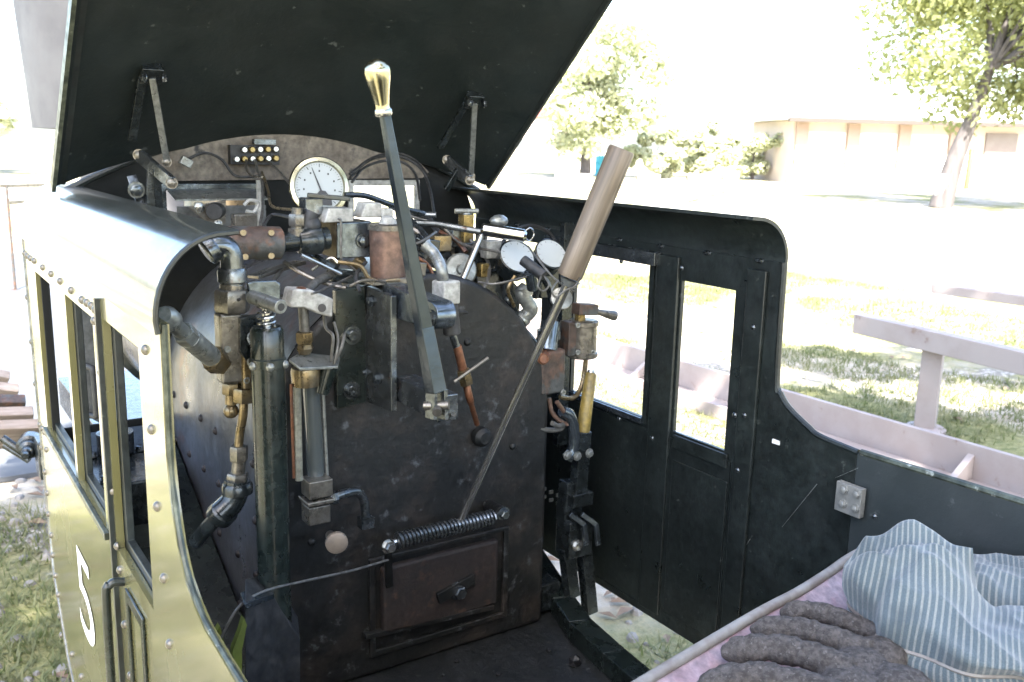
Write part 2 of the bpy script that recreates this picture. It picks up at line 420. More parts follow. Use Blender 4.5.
# ---- cab sides
def rect(y0, y1, z0, z1): return [(y0, z0), (y1, z0), (y1, z1), (y0, z1)]
outl = [(1.86, -.172), (.893, -.172), (.895, -.30), (.886, -.345), (.870, -.383), (.848, -.408), (.82, -.422), (.789, -.431), (.70, -.437), (.45, -.437), (.45, -.95), (1.66, -.95), (1.71, -.92), (1.815, -.80), (1.83, -.62)]
holesL = [rect(1.456, 1.735, -.50, -.226), rect(1.236, 1.438, -.50, -.222), rect(.988, 1.172, -.503, -.212)]
fL = lambda y, z: V(XL, y, rz(z))
side_l = MB().panel(outl, holesL, fL, V(.009, 0, 0)).build('cab_side', 'olive_paint', loco)
side_l['label'] = 'glossy olive cab side with white number 5 and rows of rivets'
for W in holesL:
    (y0, z0), (y1, _), (_, z1), _ = W
    m = MB().panel(rect(y0-.006, y1+.006, z0-.006, z1+.006), [rect(y0+.012, y1-.012, z0+.012, z1-.012)], lambda y, z: V(XL+.010, y, rz(z)), V(.009, 0, 0))
    m.build('window_frame', 'black_paint', side_l, bevel=.001)
# sill beading along the two sliding windows
MB().bar(fL(1.75, -.505) + V(-.003,0,0), fL(1.22, -.505) + V(-.003,0,0), .010, .006, V(0,0,1)).build('window_sill', 'worn_edge', side_l, bevel=.001)
# the door that carries the rear window: jambs, panel and groove
MB().bar(fL(1.182, -.19) + V(-.003,0,0), fL(1.182, -.94) + V(-.003,0,0), .008, .006, V(0,1,0)).build('door_jamb', 'black_paint', side_l)
m = MB().panel(rect(1.035, 1.125, -.90, -.535), [rect(1.047, 1.113, -.885, -.55)], lambda y, z: V(XL-.0035, y, rz(z)), V(.003, 0, 0))
m.build('door_moulding', 'green_black', side_l, bevel=.001)
# rivets
riv = []
for x, y in ((65,140),(72,147),(80,153),(90,160),(112,177),(134,194),(158,213),(187,237),(215,262),(228,270),(240,278),(250,288),(248,317),(382,393),(72,255),(83,372),(93,482),(105,590),(112,600),(118,610),(110,650),(122,655),(265,452),(280,610),(398,602)):
    riv.append((x/2.625, 200+y/2.625))
for x, y in ((292,185),(306,328),(313,390),(325,532),(340,665),(410,225),(427,412),(442,583),(118,135),(124,190),(127,245),(134,300),(138,352),(145,405),(152,455),(156,510),(160,560),(188,610),(212,668)):
    riv.append((x/2.604, 420+y/2.604))
m = MB()
for x, y in riv: m.rivet(atx(x, y, XL), V(-1,0,0), .0055)
build_each(m, 'rivet', 'gunmetal', side_l)
# edge beading
ed = [V(XL+.004, y, rz(z)) for y, z in outl[1:10]]
MB().tube(curve(ed, 4), .0032, 8).build('edge_beading', 'worn_edge', side_l)
MB().tube([V(XL+.003, y+.002, rz(z)) for y, z in ((1.86, -.172), (1.83, -.62), (1.815, -.80), (1.71, -.92), (1.66, -.95))], .0055, 8).build('edge_beading', 'dark_steel', side_l)
# roof cove
def cove(x0, x1, sgn, y0, y1, zs, zt):
    prof = [(x0 + (x1-x0)*(1-math.cos(a)), zs + (zt-zs)*math.sin(a)) for a in [i*PI/2/12 for i in range(13)]]
    prof = [(x0 + .0015*sgn, zs-.012)] + prof + [(x1 + sgn*.012, zt+.001)]
    return [[V(x + 0*k, y0 + (y1-y0)*k/10, rz(z)) for x, z in prof] for k in range(11)]
MB().grid(cove(XL-.004, XL+.064, 1, .89, 1.865, -.168, -.089)).build('roof_cove', 'roof_paint', side_l, solid=.005)
MB().tube([p + V(0,-.001,0) for p in cove(XL-.004, XL+.064, 1, .89, 1.865, -.168, -.089)[0]], .0027, 6).build('edge_beading', 'black_paint', side_l)
# grab handles on the outside
def grab(p0, p1, off, r=.0055):
    q = [p0, p0 + off*.75, p0*.9 + p1*.1 + off, p0*.1 + p1*.9 + off, p1 + off*.75, p1]
    return MB().tube(curve(q, 5), r, 10)
grab(fL(1.142, -.535), fL(1.142, -.90), V(-.022,0,0)).build('grab_handle', 'green_black', side_l)
grab(fL(.965, -.615), fL(.84, -.545), V(-.03,0,-.004)).build('grab_handle', 'green_black', side_l)
# number
cu = bpy.data.curves.new('number', 'FONT'); cu.body = '5'; cu.size = 1.0
tmp = bpy.data.objects.new('tmp_text', cu); COL.objects.link(tmp)
bpy.context.view_layer.update()
me = bpy.data.meshes.new_from_object(tmp.evaluated_get(bpy.context.evaluated_depsgraph_get()))
bpy.data.objects.remove(tmp)
xs = [v.co.x for v in me.vertices]; ys = [v.co.y for v in me.vertices]
bmn = MB(); bmn.bm.from_mesh(me)
for v in bmn.bm.verts:
    u = (v.co.x - min(xs))/(max(xs)-min(xs)); w = (v.co.y - min(ys))/(max(ys)-min(ys))
    v.co = V(XL-.0012, 1.515 - .125*u + .006*(w-.5), rz(-.764 + .140*w))
bmn.build('number', 'white_paint', side_l)

# right side: seen from inside
outr = [(1.72, -.155), (.887, -.155), (.883, -.325), (.874, -.344), (.862, -.357), (.845, -.368), (.82, -.380), (.799, -.388), (.737, -.393), (.737, -.805), (1.72, -.805)]
holesR = [rect(1.47, 1.68, -.455, -.187), rect(1.157, 1.365, -.453, -.187), rect(.972, 1.086, -.458, -.207)]
fR = lambda y, z: V(XR, y, rz(z))
side_r = MB().panel(outr, holesR, fR, V(.007, 0, 0)).build('cab_side', 'black_paint', loco, bevel=.001)
side_r['label'] = 'black inner face of the far cab side with window openings'
MB().grid(cove(XR+.004, XR-.06, -1, .884, 1.72, -.152, -.092)).build('roof_cove', 'black_paint', side_r, solid=.005)
m = MB()
for k in range(7):
    y = .93 + k*.105; m.ball(V(XR-.001, y, rz(-.157)), .006, 1, 1.6, .7, 1)
build_each(m, 'weld_bead', 'dark_steel', side_r)
MB().box(V(XR-.009, 1.29, rz(-.178)), (.016, .31, .022)).build('window_rail', 'dark_steel', side_r, bevel=.001)
MB().panel(rect(1.149, 1.373, -.463, -.184), [rect(1.160, 1.362, -.452, -.190)], lambda y, z: V(XR-.0035, y, rz(z)), V(.003, 0, 0)).build('window_frame', 'black_paint', side_r)
MB().bar(V(XR-.005, 1.365, rz(-.458)), V(XR-.005, 1.157, rz(-.458)), .010, .008, V(0,0,1)).build('window_sill', 'blue_steel', side_r, bevel=.001)
for y, w in ((1.115, .05), (.928, .035)):
    MB().box(V(XR-.004, y, rz(-.48)), (.006, w, .62)).build('door_stile', 'black_paint', side_r, bevel=.0015)
MB().box(V(XR-.0035, 1.02, rz(-.472)), (.005, .12, .022)).build('door_rail', 'black_paint', side_r, bevel=.001)
MB().box(V(XR-.003, 1.018, rz(-.64)), (.004, .122, .27)).build('door_panel', 'black_paint', side_r, bevel=.001)
MB().panel(rect(.955, 1.36, -.803, -.47), [rect(1.146, 1.35, -.79, -.485)], lambda y, z: V(XR-.0022, y, rz(z)), V(.002, 0, 0)).build('lower_panel', 'black_paint', side_r)
m = MB()
for x, y in ((560+140/2.273,160+230/2.273),(560+440/2.273,160+380/2.273),(560+420/2.273,160+580/2.273),(560+135/2.273,160+588/2.273),(560+277/2.273,160+245/2.273),(560+210/2.273,160+632/2.273),(735,415),(738,470)): m.rivet(atx(x, y, XR-.006), V(-1,0,0), .0045)
build_each(m, 'rivet', 'dark_steel', side_r)
MB().tube(curve([V(XR+.003, y, rz(z)) for y, z in outr[0:9]][1:], 4), .0045, 8).build('edge_beading', 'black_paint', side_r)
# chalk mark / chip
MB().box(atx(776, 442, XR-.001), (.002, .013, .006)).build('paint_chip', 'white_paint', side_r)
for k, (q0, q1) in enumerate((((817, 484), (782, 527)), ((752, 536), (742, 552)), ((858, 468), (835, 478)), ((712, 470), (706, 500)), ((690, 560), (676, 600)))):
    a_, b_ = atx(*q0, XR-.0012), atx(*q1, XR-.0012)
    MB().bar(a_, b_, .0010, .0006, V(0,1,0), .0003, .0004).build('scratch', 'zinc', side_r)
# rear wing panel and its joint plate
wing = MB().panel([(.7366, -.394), (.20, -.385), (.20, -.80), (.7366, -.80)], [], fR, V(.009, 0, 0)).build('wing_panel', 'wing_paint', loco, bevel=.001)
m = MB()
for y in (.70, .62, .54, .46, .40): m.rivet(V(XR-.0005, y, rz(-.47)), V(-1,0,0), .004)
build_each(m, 'rivet', 'dark_steel', wing)
MB().tube([V(XR+.004, .733, rz(-.392)), V(XR+.004, .20, rz(-.383))], .005, 8).build('edge_beading', 'worn_edge', wing)
jp = MB().box(atx(850, 499, XR-.010), (.010, .040, .041)).build('joint_plate', 'plate_zinc', loco, bevel=.001)
c = atx(850, 499, XR-.015); m = MB()
for dy in (-.010, .010):
    for dz in (-.010, .010): m.bolt(c + V(0, dy, dz), V(-1,0,0), .0048, .004)
build_each(m, 'bolt', 'plate_zinc', jp)

# ---- front wall of the cab
Xc = .655
arch = [(.212, -.95), (.212, -.15), (.235, -.105)] + [(Xc + .405*t, -.10 + .113*(1 - t*t)) for t in [-1 + i/8 for i in range(17)]] + [(1.035, -.105), (1.052, -.15), (1.052, -.80)]
def rx(x0, x1, z0, z1): return [(x0, z0), (x1, z0), (x1, z1), (x0, z1)]
fF = lambda x, z: V(x, 1.72, rz(z))
front = MB().panel(arch, [rx(.415, .583, -.164, -.088), rx(.768, .912, -.168, -.082), rx(.222, .392, -.50, -.20), rx(.95, 1.03, -.45, -.22)], fF, V(0, .006, 0)).build('front_wall', 'wall_black', loco)
ab = [(.440, -.077), (.385, -.050)] + [(Xc + .405*t, -.1035 + .113*(1 - t*t)) for t in [-.64 + i*.1067 for i in range(13)]] + [(.94, -.06), (.925, -.072)]
MB().panel(ab, [], lambda x, z: V(x, 1.7145, rz(z)), V(0, .004, 0)).build('arch_board', 'dusty_tan', front)
MB().panel(rx(.762, .918, -.174, -.076), [rx(.773, .907, -.163, -.087)], lambda x, z: V(x, 1.712, rz(z)), V(0, .006, 0)).build('window_frame', 'white_nylon', front, bevel=.001)
MB().panel(rx(.409, .589, -.170, -.082), [rx(.419, .578, -.158, -.093)], lambda x, z: V(x, 1.712, rz(z)), V(0, .006, 0)).build('window_frame', 'blue_steel', front, bevel=.001)
MB().prism([V(.419, 1.705, rz(-.094)), V(.578, 1.705, rz(-.094)), V(.578, 1.65, rz(-.108)), V(.419, 1.65, rz(-.108))], V(0, 0, .003)).build('visor', 'zinc', front)
MB().box(V(.50, 1.66, rz(-.145)), (.155, .004, .055)).build('control_panel', 'grey_sheet', front, bevel=.001)
# inside faces above the windows curve: dark lip along the arch
MB().tube([V(x, 1.716, rz(z+.002)) for x, z in arch[3:20]], .006, 8).build('arch_lip', 'hatch_black', front)

# ---- raised roof hatch
hd = V(0, -.747, .665); hn = V(0, .665, .747)
HX0, HX1, HL, HB = .232, 1.045, .86, .106
def hatch_pt(u, s, off=0): # u in -1..1, s metres up the hatch
    return V((HX0+HX1)/2 + (HX1-HX0)/2*u, 1.66, rz(-.082)) + hd*s + hn*(HB*(1-u*u) + off)
P = [[hatch_pt(-1 + i/14, s) for i in range(29)] for s in (0, .2, .4, .6, HL)]
hatch = MB().grid(P).build('roof_hatch', 'hatch_black', loco, solid=.006)
for u, col in ((-1, 'worn_edge'), (1, 'black_paint')):
    MB().bar(hatch_pt(u, 0, -.004), hatch_pt(u, HL, -.004), .006, .018, V(1,0,0)).build('edge_strip', col, hatch)
MB().bar(hatch_pt(-.965, .0, -.002), hatch_pt(-.965, HL, -.002), .010, .006, V(1,0,0)).build('inner_strip', 'black_paint', hatch)
MB().tube([hatch_pt(-1 + i/14, 0, .004) for i in range(29)], .006, 8).build('front_lip', 'black_paint', hatch)
# folding props of the hatch
def link(p0, p1, w, t, side):
    m = MB().bar(p0, p1, w, t, side); return m
def hatch_hit(px, py, off=-.02):  # a point on the hatch's inner side in that direction
    best = None
    for i in range(-100, 101):
        for j in range(0, 80):
            p = hatch_pt(i/100, j*.011, off); d = p - EYE
            x = 512 + F_PX*d.dot(RT)/d.dot(FW); y = 341 - F_PX*d.dot(UP)/d.dot(FW)
            e = (x-px)**2 + (y-py)**2
            if best is None or e < best[0]: best = (e, p)
    return best[1]
for (top, low, arm0, arm1, knee, foot) in (((152, 76), (167, 162), (139, 155), (172, 183), (132, 140), (160, 215)), ((474, 104), (471, 176), (447, 160), (470, 180), (440, 148), (446, 190))):
    pt = hatch_hit(*top); pl = at(*low, 1.60); k = at(*knee, 1.62); f0 = at(*arm0, 1.62); f1 = at(*arm1, 1.56); ft = at(*foot, 1.60)
    pr = MB().bar(pt, pl, .010, .006, V(1,-.3,0)).build('hatch_prop', 'zinc', hatch, bevel=.0008)
    MB().bar(pt + V(-.012, .01, 0), k, .013, .006, V(1,0,0)).build('prop_link', 'cast_black', hatch, bevel=.001)
    MB().box(pt + hn*.008, (.032, .016, .03), Matrix.Rotation(R(42), 3, 'X')).build('prop_bracket', 'cast_black', hatch, bevel=.002)
    m = MB().bolt(pt + V(-.014,-.008,0), V(-1,-.4,0), .006).bolt(pt + V(.014,-.008,0), V(1,-.4,0), .006)
    build_each(m, 'bolt', 'dark_steel', hatch)
    MB().bar(f0, f1, .020, .010, V(0,0,1)).build('prop_arm', 'dark_steel', hatch, bevel=.0015)
    MB().bar(f0.lerp(f1, .5), ft, .012, .009, V(1,0,0)).build('prop_post', 'cast_black', hatch, bevel=.001)
    build_each(MB().bolt(pl, V(-.5,-1,0), .006).bolt(f0, V(-.5,-1,0), .007).bolt(f1, V(-.5,-1,0), .007), 'bolt', 'gunmetal', hatch)

# ---- floor
FZ = -.80
ed_ = [atz(*q, FZ+.034) for q in ((662, 680), (652, 670), (623, 646), (589, 616), (572, 593), (541, 547))]
fl = [(.24, .30), (.88, .30)] + [(p.x - .006, p.y) for p in ed_] + [(ed_[-1].x, 1.72), (.24, 1.72)]
floor = MB().prism([V(x, y, rz(FZ)) for x, y in fl], V(0,0,-.012)).build('cab_floor', 'floor_iron', loco)
e = [V(.865, .55, rz(FZ)+.017)] + [V(p.x - .021, p.y - .004, rz(FZ)+.017) for p in ed_]
beam = MB()
for a, b in zip(e, e[1:]): beam.bar(a, b, .04, .034, V(1,-.3,0))
beam.build('floor_beam', 'green_black', loco, bevel=.002)
MB().box(V(.905, 1.235, rz(FZ)+.03), (.05, .05, .05)).build('foot_block', 'cast_black', loco, bevel=.003)
m = MB()
for i in range(46):
    x, y = random.uniform(.5, .92), random.uniform(.78, 1.18); s = random.choice((.003, .004, .006))
    m.ball(V(x, y, rz(FZ)+s*.6), s, random.uniform(.8,1.3), random.uniform(.8,1.3), .8, 1)
m.ball(atz(575, 661, FZ+.008), .011, 1.1, .9, 1, 1)
m.build('coal_bits', 'coal', floor)['kind'] = 'stuff'

# ---- firebox with backhead
YB, BX0, BX1, BZ = 1.19, .405, .878, -.185
bc = (BX0+BX1)/2; br = (BX1-BX0)/2
def fb_section(y, inset=0):
    pts = [V(BX0+inset, y, rz(FZ)), V(BX0+inset, y, rz(BZ-br))]
    pts = pts[:1] + [V(bc - (br-inset)*math.cos(a), y, rz(BZ-br) + (br-inset)*math.sin(a)) for a in [i*PI/28 for i in range(29)]] + [V(BX1-inset, y, rz(FZ))]
    return pts
firebox = MB()
secs = [fb_section(1.715), fb_section(1.45), fb_section(YB+.0135)]
rings = [[firebox.bm.verts.new(p) for p in sc] for sc in secs]
for A, B in zip(rings, rings[1:]):
    for i in range(len(A)-1): firebox.face([A[i], A[i+1], B[i+1], B[i]])
firebox = firebox.build('firebox', 'wrapper_iron', loco)
head = MB().prism(fb_section(YB-.001, -.0005), V(0, .021, 0)).build('backhead', 'boiler_iron', loco, bevel=.012)
head['label'] = 'rough dark boiler backhead with stay bolts'
m = MB()
for i in range(5):
    for j in range(6):
        x = .47 + i*.085; z = -.30 - j*.085
        if (x-.55)**2 < .002 and z > -.40 or (i*7 + j*3) % 5 in (0, 2, 3): continue
        m.rivet(V(x + random.uniform(-.006,.006), YB-.001, rz(z + random.uniform(-.006,.006))), V(0,-1,0), .0062)
build_each(m, 'stay_bolt', 'boiler_iron', head)
m = MB()
for i in range(6):
    for j in range(5): m.rivet(V(BX0+.001, 1.25 + i*.085 + random.uniform(-.006,.006), rz(-.45 - j*.085)), V(-1,0,0), .007)
build_each(m, 'stay_bolt', 'rust_plate', firebox)
# slanting sheet beside the firebox and tank at the left front
MB().prism([V(.25, 1.70, rz(-.53)), V(.40, 1.70, rz(-.53)), V(.40, 1.16, rz(-.80)), V(.25, 1.16, rz(-.80))], V(0, .012, .02)).build('side_sheet', 'green_black', loco, bevel=.001)
tk = MB().box(V(.30, 1.60, rz(-.63)), (.13, .19, .18)).build('side_tank', 'cast_black', loco, bevel=.004)
m = MB()
for x in (.26, .34):
    for y in (1.53, 1.66): m.bolt(V(x, y, rz(-.538)), V(0,0,1), .008)
build_each(m, 'bolt', 'dark_steel', tk)
MB().prism([at(70, 300, 1.55), at(101, 322, 1.55), at(103, 425, 1.55), at(80, 412, 1.55)], V(0, .004, 0)).build('inner_sheet', 'grey_sheet', loco)
grab(at(82, 366, 1.545), at(86, 414, 1.545), V(.012,-.022,0), .005).build('grab_handle', 'rubber', loco)
MB().prism([V(.22, .285, rz(-.95)), V(1.04, .285, rz(-.95)), V(1.04, .285, rz(-.53)), V(.74, .285, rz(-.53)), V(.66, .285, rz(-.37)), V(.22, .285, rz(-.37))], V(0, -.008, 0)).build('rear_light_block', 'black_paint', loco)  # unseen sheet added to block low light from behind
MB().cyl(V(.30, 1.66, rz(-.535)), V(.30, 1.66, rz(-.50)), .03).build('filler_cap', 'dark_steel', tk)

# fire door
fd = MB().box(V(.672, YB-.010, rz(-.675)), (.205, .016, .112)).build('fire_door', 'rust_plate', loco, bevel=.006)
p = at(457, 590, YB-.02)
MB().bolt(p, V(0,-1,0), .011, .014).build('bolt', 'dark_steel', fd)
MB().bar(p + V(-.035,0,-.005), p + V(.03,0,.012), .018, .008, V(0,0,1)).build('latch_bar', 'boiler_iron', fd, bevel=.001)
MB().panel(rx(.552, .80, -.765, -.605), [rx(.562, .790, -.755, -.612)], lambda x, z: V(x, YB-.008, rz(z)), V(0, .006, 0)).build('door_frame', 'boiler_iron', fd, bevel=.002)
MB().bar(at(364, 636, YB-.012), at(492, 606, YB-.012), .008, .012, V(0,0,1)).build('door_shelf', 'boiler_iron', fd, bevel=.001)
# spring
s0, s1 = at(396, 541, 1.13), at(493, 517, 1.13); u, v, a = frame(s1-s0); r = size(7.5, s0)
pts = []
turns = 26
for i in range(turns*10+1):
    t = i/(turns*10); pts.append(s0.lerp(s1, t) + (u*math.cos(2*PI*turns*t) + v*math.sin(2*PI*turns*t))*r)
spring = MB().tube(pts, .0021, 6).build('door_spring', 'dark_steel', loco)
build_each(MB().tube([at(385, 545, 1.13), s0], .004, 8).bolt(at(388, 546, 1.125), V(0,-1,.1), .008, .012), 'spring_bolt', 'steel', spring)
MB().cyl(at(502, 513, 1.12), at(488, 505, 1.19), .010).build('spring_post', 'boiler_iron', spring)
build_each(MB().bolt(at(503, 513, 1.12), V(0,-1,-.1), .008, .008), 'spring_bolt', 'dark_steel', spring)
MB().bar(at(388, 550, 1.14), at(389, 586, 1.17), .010, .006, V(1,0,0)).build('spring_bracket', 'boiler_iron', spring)

# ---- brake column at the left of the backhead
c0 = at(269, 402, 1.07); cx, cy = c0.x, c0.y; cr = size(16.5, c0)
ctop = at(267, 328, 1.07)
col = MB().lathe(V(cx, cy, rz(FZ)), V(0,0,1), [(0, cr*1.05), (.012, cr*1.05), (.014, cr), (ctop.z - rz(FZ) - .045, cr)], 32).build('brake_column', 'green_black', loco)
zt = ctop.z - .046
MB().lathe(V(cx, cy, zt), V(0,0,1), [(0, cr*1.10), (.010, cr*1.10), (.011, cr*1.0), (.044, cr*.97), (.048, cr*.85)], 28).build('column_cap', 'green_black', col)
m = MB()
for k in range(6):
    a = k*PI/3 + .3; d = V(math.cos(a), math.sin(a), 0); m.rivet(V(cx, cy, zt+.003) + d*cr*1.08, d, .0055)
build_each(m, 'rivet', 'zinc', col)
pts = [V(cx + math.cos(t)*.010, cy + math.sin(t)*.010, zt+.048 + t*.0011) for t in [i*PI/6 for i in range(49)]]
MB().tube(pts, .0017, 6).cyl(V(cx,cy,zt+.045), V(cx,cy,zt+.075), .0055).build('column_spring', 'steel', col)
h0, h1 = at(252, 297, 1.09), at(281, 307, 1.03)
MB().cyl(h0, h1, .0085).build('t_handle', 'zinc', col, bevel=.001)
MB().cyl(h1 + (h1-h0).normalized()*.0002, h1 - (h1-h0).normalized()*-.0008, .0045).build('handle_bore', 'dial_ink', col)
q = [at(247, 283, 1.11), at(254, 281, 1.11), at(276, 280, 1.11), at(281, 284, 1.11), at(281, 300, 1.11), at(250, 297, 1.11)]
MB().prism(q, V(0, .006, 0)).build('cover_plate', 'blue_steel', col, bevel=.002)

# ---- left pipe stack: elbow, union, valve body, feed pipe
Y1 = 1.12
pe = [at(206, 251, Y1), at(214, 246, Y1), at(225, 247, Y1), at(231, 256, Y1), at(232, 272, Y1), at(232, 284, Y1)]
w = size(11.5, pe[2])
vp = MB().tube(curve(pe, 6), w, 18)
vp.lathe(at(232, 268, Y1), V(0,0,-1), [(0, w*1.18), (.004, w*1.28), (.016, w*1.28), (.018, w*1.1)], 20)
vp.lathe(at(215, 246, Y1), (pe[0]-pe[1]), [(0, w*1.15), (.003, w*1.28), (.012, w*1.28), (.014, w)], 20)
valve = vp.build('feed_valve', 'dark_steel', loco)
t0 = at(232, 288, Y1); wv = size(1, t0)
MB().hexn(at(232, 312, Y1), at(232, 289, Y1), 18*wv).cyl(at(232, 290, Y1), at(232, 284, Y1), 12*wv).build('union_nut', 'gunmetal', valve, bevel=.001)
MB().box(at(229, 347, Y1), (23*wv, 22*wv, 72*wv)).build('valve_body', 'gunmetal', valve, bevel=.004)
MB().box(at(247, 352, Y1-.005), (17*wv, 24*wv, 74*wv)).build('valve_body', 'old_brass', valve, bevel=.003)
MB().prism([at(240, 318, Y1-.02), at(262, 314, Y1-.02), at(262, 350, Y1-.02), at(247, 362, Y1-.02), at(240, 352, Y1-.02)], V(0,.008,0)).build('valve_bracket', 'cast_black', valve, bevel=.001)
MB().cyl(at(256, 338, Y1-.03), at(254, 336, Y1), 9*wv).build('valve_port', 'dark_steel', valve, bevel=.001)
build_each(MB().cap_screw(at(227, 349, Y1-.012), V(0,-1,0), .004).cap_screw(at(246, 380, Y1-.016), V(0,-1,0), .004), 'screw', 'zinc', valve)
MB().hexn(at(231, 394, Y1), at(231, 383, Y1), 9*wv).cyl(at(231, 404, Y1), at(231, 392, Y1), 6*wv).ball(at(231, 411, Y1), 8*wv).build('drain_plug', 'old_brass', valve)
MB().hexn(at(244, 402, Y1-.01), at(244, 388, Y1-.01), 11*wv).build('union_nut', 'old_brass', valve)
MB().tube(curve([at(244, 395, Y1-.01), at(243, 415, Y1-.01), at(240, 432, Y1), at(238, 452, Y1)], 5), 4.6*wv, 12).build('feed_pipe', 'old_brass', valve)
MB().hexn(at(239, 461, Y1), at(239, 446, Y1), 9.5*wv).cyl(at(238, 474, Y1), at(239, 459, Y1), 7*wv).hexn(at(237, 482, Y1), at(237.5, 473, Y1), 11*wv).build('union_nut', 'gunmetal', valve)
pe = [at(237, 480, Y1), at(236, 491, Y1), at(231, 503, Y1), at(220, 514, Y1), at(207, 528, Y1+.02), at(196, 542, Y1+.04)]
MB().tube(curve(pe[:4], 6), 13*wv, 18).tube(pe[3:], 8*wv, 14).lathe(at(237, 482, Y1), V(0,0,-1), [(0, 14*wv), (.004, 16*wv), (.014, 16*wv), (.016, 13*wv)], 20).lathe(at(226, 509, Y1), pe[4]-pe[3], [(0, 13*wv), (.003, 15*wv), (.016, 15*wv), (.018, 9*wv)], 20).build('elbow', 'cast_black', valve)
# cross pipe from the cab side
a0, a1 = at(166, 318, .98), at(221, 365, 1.11)
ax = (a1-a0); ln = ax.length
sp = MB().lathe(a0, ax, [(-.01, .009), (.0, .013), (.012, .013), (.018, .0085), (ln*.33, .0085)], 18).build('side_pipe', 'zinc', loco)
MB().hexn(a0.lerp(a1, .26), a0.lerp(a1, .38), .0125).build('union_nut', 'zinc', sp)
MB().cyl(a0.lerp(a1, .37), a0.lerp(a1, .80), .0120).build('sleeve', 'zinc', sp, bevel=.001)
MB().hexn(a0.lerp(a1, .79), a0.lerp(a1, .97), .0155).build('union_nut', 'old_brass', sp)

# ---- steam pipe across the top
Y2 = 1.2
a0, a1 = at(226, 243, Y2), at(281, 243, Y2); wv = size(1, a0)
cl = MB().lathe(a0, a1-a0, [(0, 15*wv), (2*wv, 17*wv), (22*wv, 17.2*wv), (27*wv, 16.4*wv), (32*wv, 17.2*wv), ((a1-a0).length - 2*wv, 17*wv), ((a1-a0).length, 14*wv)], 28).build('steam_clamp', 'rusty_iron', loco)
m = MB()
for x, y in ((243,233),(271,233),(271,256),(245,257)): m.cap_screw(at(x, y, Y2-.019), V(-.2,-1,.15), .0042)
build_each(m, 'screw', 'old_brass', cl)
un = MB().lathe(at(280, 243, Y2), at(330, 238, Y2)-at(280, 243, Y2), [(0, 10*wv), (18*wv, 10.5*wv), (19*wv, 13*wv), (26*wv, 14.5*wv), (30*wv, 16*wv), (42*wv, 16*wv), (46*wv, 12*wv), (52*wv, 12*wv)], 20).build('steam_union', 'cast_black', loco)
MB().tube([at(297, 240, Y2), at(297, 208, Y2)], 6*wv, 14).hexn(at(297, 226, Y2), at(297, 214, Y2), 9*wv).lathe(at(297, 236, Y2), V(0,0,1), [(0, 9*wv), (8*wv, 9*wv)], 16).build('tee', 'gunmetal', un)
MB().tube(curve([at(306, 240, Y2), at(308, 222, Y2), at(312, 212, Y2)], 5), 8*wv, 12).ball(at(311, 225, Y2), 11*wv).build('valve_bonnet', 'rubber', un)
MB().box(at(311, 206, Y2+.02), (20*wv, 20*wv, 18*wv)).build('valve_block', 'dark_steel', un, bevel=.002)
MB().bar(at(307, 195, Y2), at(350, 199, Y2-.02), 14*wv, 5*wv, V(0,1,0)).build('valve_lever', 'green_black', un, bevel=.0015)
# manifold block with white clips
pb = [at(337, 223, Y2-.01), at(372, 221, Y2-.01), at(372, 257, Y2-.01), at(337, 259, Y2-.01)]
mb = MB().prism(pb, V(0, .05, 0)).build('manifold_block', 'blue_steel', loco, bevel=.002)
MB().prism([at(316, 219, Y2+.04), at(336.6, 222, Y2-.01), at(336.6, 259, Y2-.01), at(318, 251, Y2+.04)], V(0, .04, 0)).build('manifold_side', 'old_brass', mb, bevel=.001)
MB().bolt(at(363, 241, Y2-.011), V(0,-1,0), 6*wv).build('bolt', 'dark_steel', mb)
for (x, y, w_) in ((339, 214, 30), (372, 209, 22)):
    MB().prism([at(x-w_/2, y+9, Y2-.01), at(x+w_/2, y+8, Y2-.01), at(x+w_/2-1, y-6, Y2-.01), at(x-w_/2+5, y-6, Y2-.01)], V(0, .03, 0)).build('terminal_clip', 'white_nylon', mb, bevel=.002)
MB().tube(curve([at(338, 219, Y2-.02), at(341, 222, Y2-.02), at(341, 255, Y2-.02), at(344, 262, Y2-.02), at(356, 271, Y2-.02), at(352, 276, Y2-.02), at(322, 290, 1.12), at(312, 294, 1.08)], 4), .0018, 6).build('clip_wire', 'lead_wire', mb)
MB().box(at(385, 213, Y2-.005), (14*wv, 14*wv, 10*wv)).build('cap_nut', 'white_nylon', mb, bevel=.002)
# pale plates and rods between block and boiler
MB().bar(at(252, 277, 1.22), at(300, 262, 1.25), 20*wv, 4*wv, V(0,1,0)).build('lagging_strip', 'gunmetal', loco, bevel=.001)
MB().tube([at(301, 255, 1.17), at(341, 274, 1.17)], 2.2*wv, 8).build('steam_rod', 'steel', loco)
MB().tube(curve([at(303, 302, 1.12), at(312, 286, 1.15), at(328, 276, 1.18), at(342, 274, 1.19), at(346, 284, 1.19)], 6), 4.5*wv, 10).build('steam_pipe', 'lead_wire', loco)

# lubricator pot
pot = at(388, 276, 1.17); wv = size(1, pot); hpot = at(388, 226, 1.17).z - pot.z
lp = MB().lathe(pot, V(0,0,1), [(0, 17.5*wv), (hpot*.97, 18.5*wv), (hpot, 16*wv)], 32).build('lubricator_pot', 'pale_copper', loco)
MB().lathe(pot + V(0,0,hpot*.93), V(0,0,1), [(0, 20*wv), (5*wv, 20*wv), (6*wv, 18*wv)], 32).build('pot_lid', 'gunmetal', lp)
MB().box(pot + V(0, 0, -.004), (52*wv, 40*wv, .008)).build('pot_base', 'gunmetal', lp, bevel=.001)
MB().lathe(pot + V(0,0,hpot+.003), V(0,0,1), [(0, 9*wv), (6*wv, 7*wv), (8*wv, 3*wv)], 12).build('pot_cap', 'white_nylon', lp)

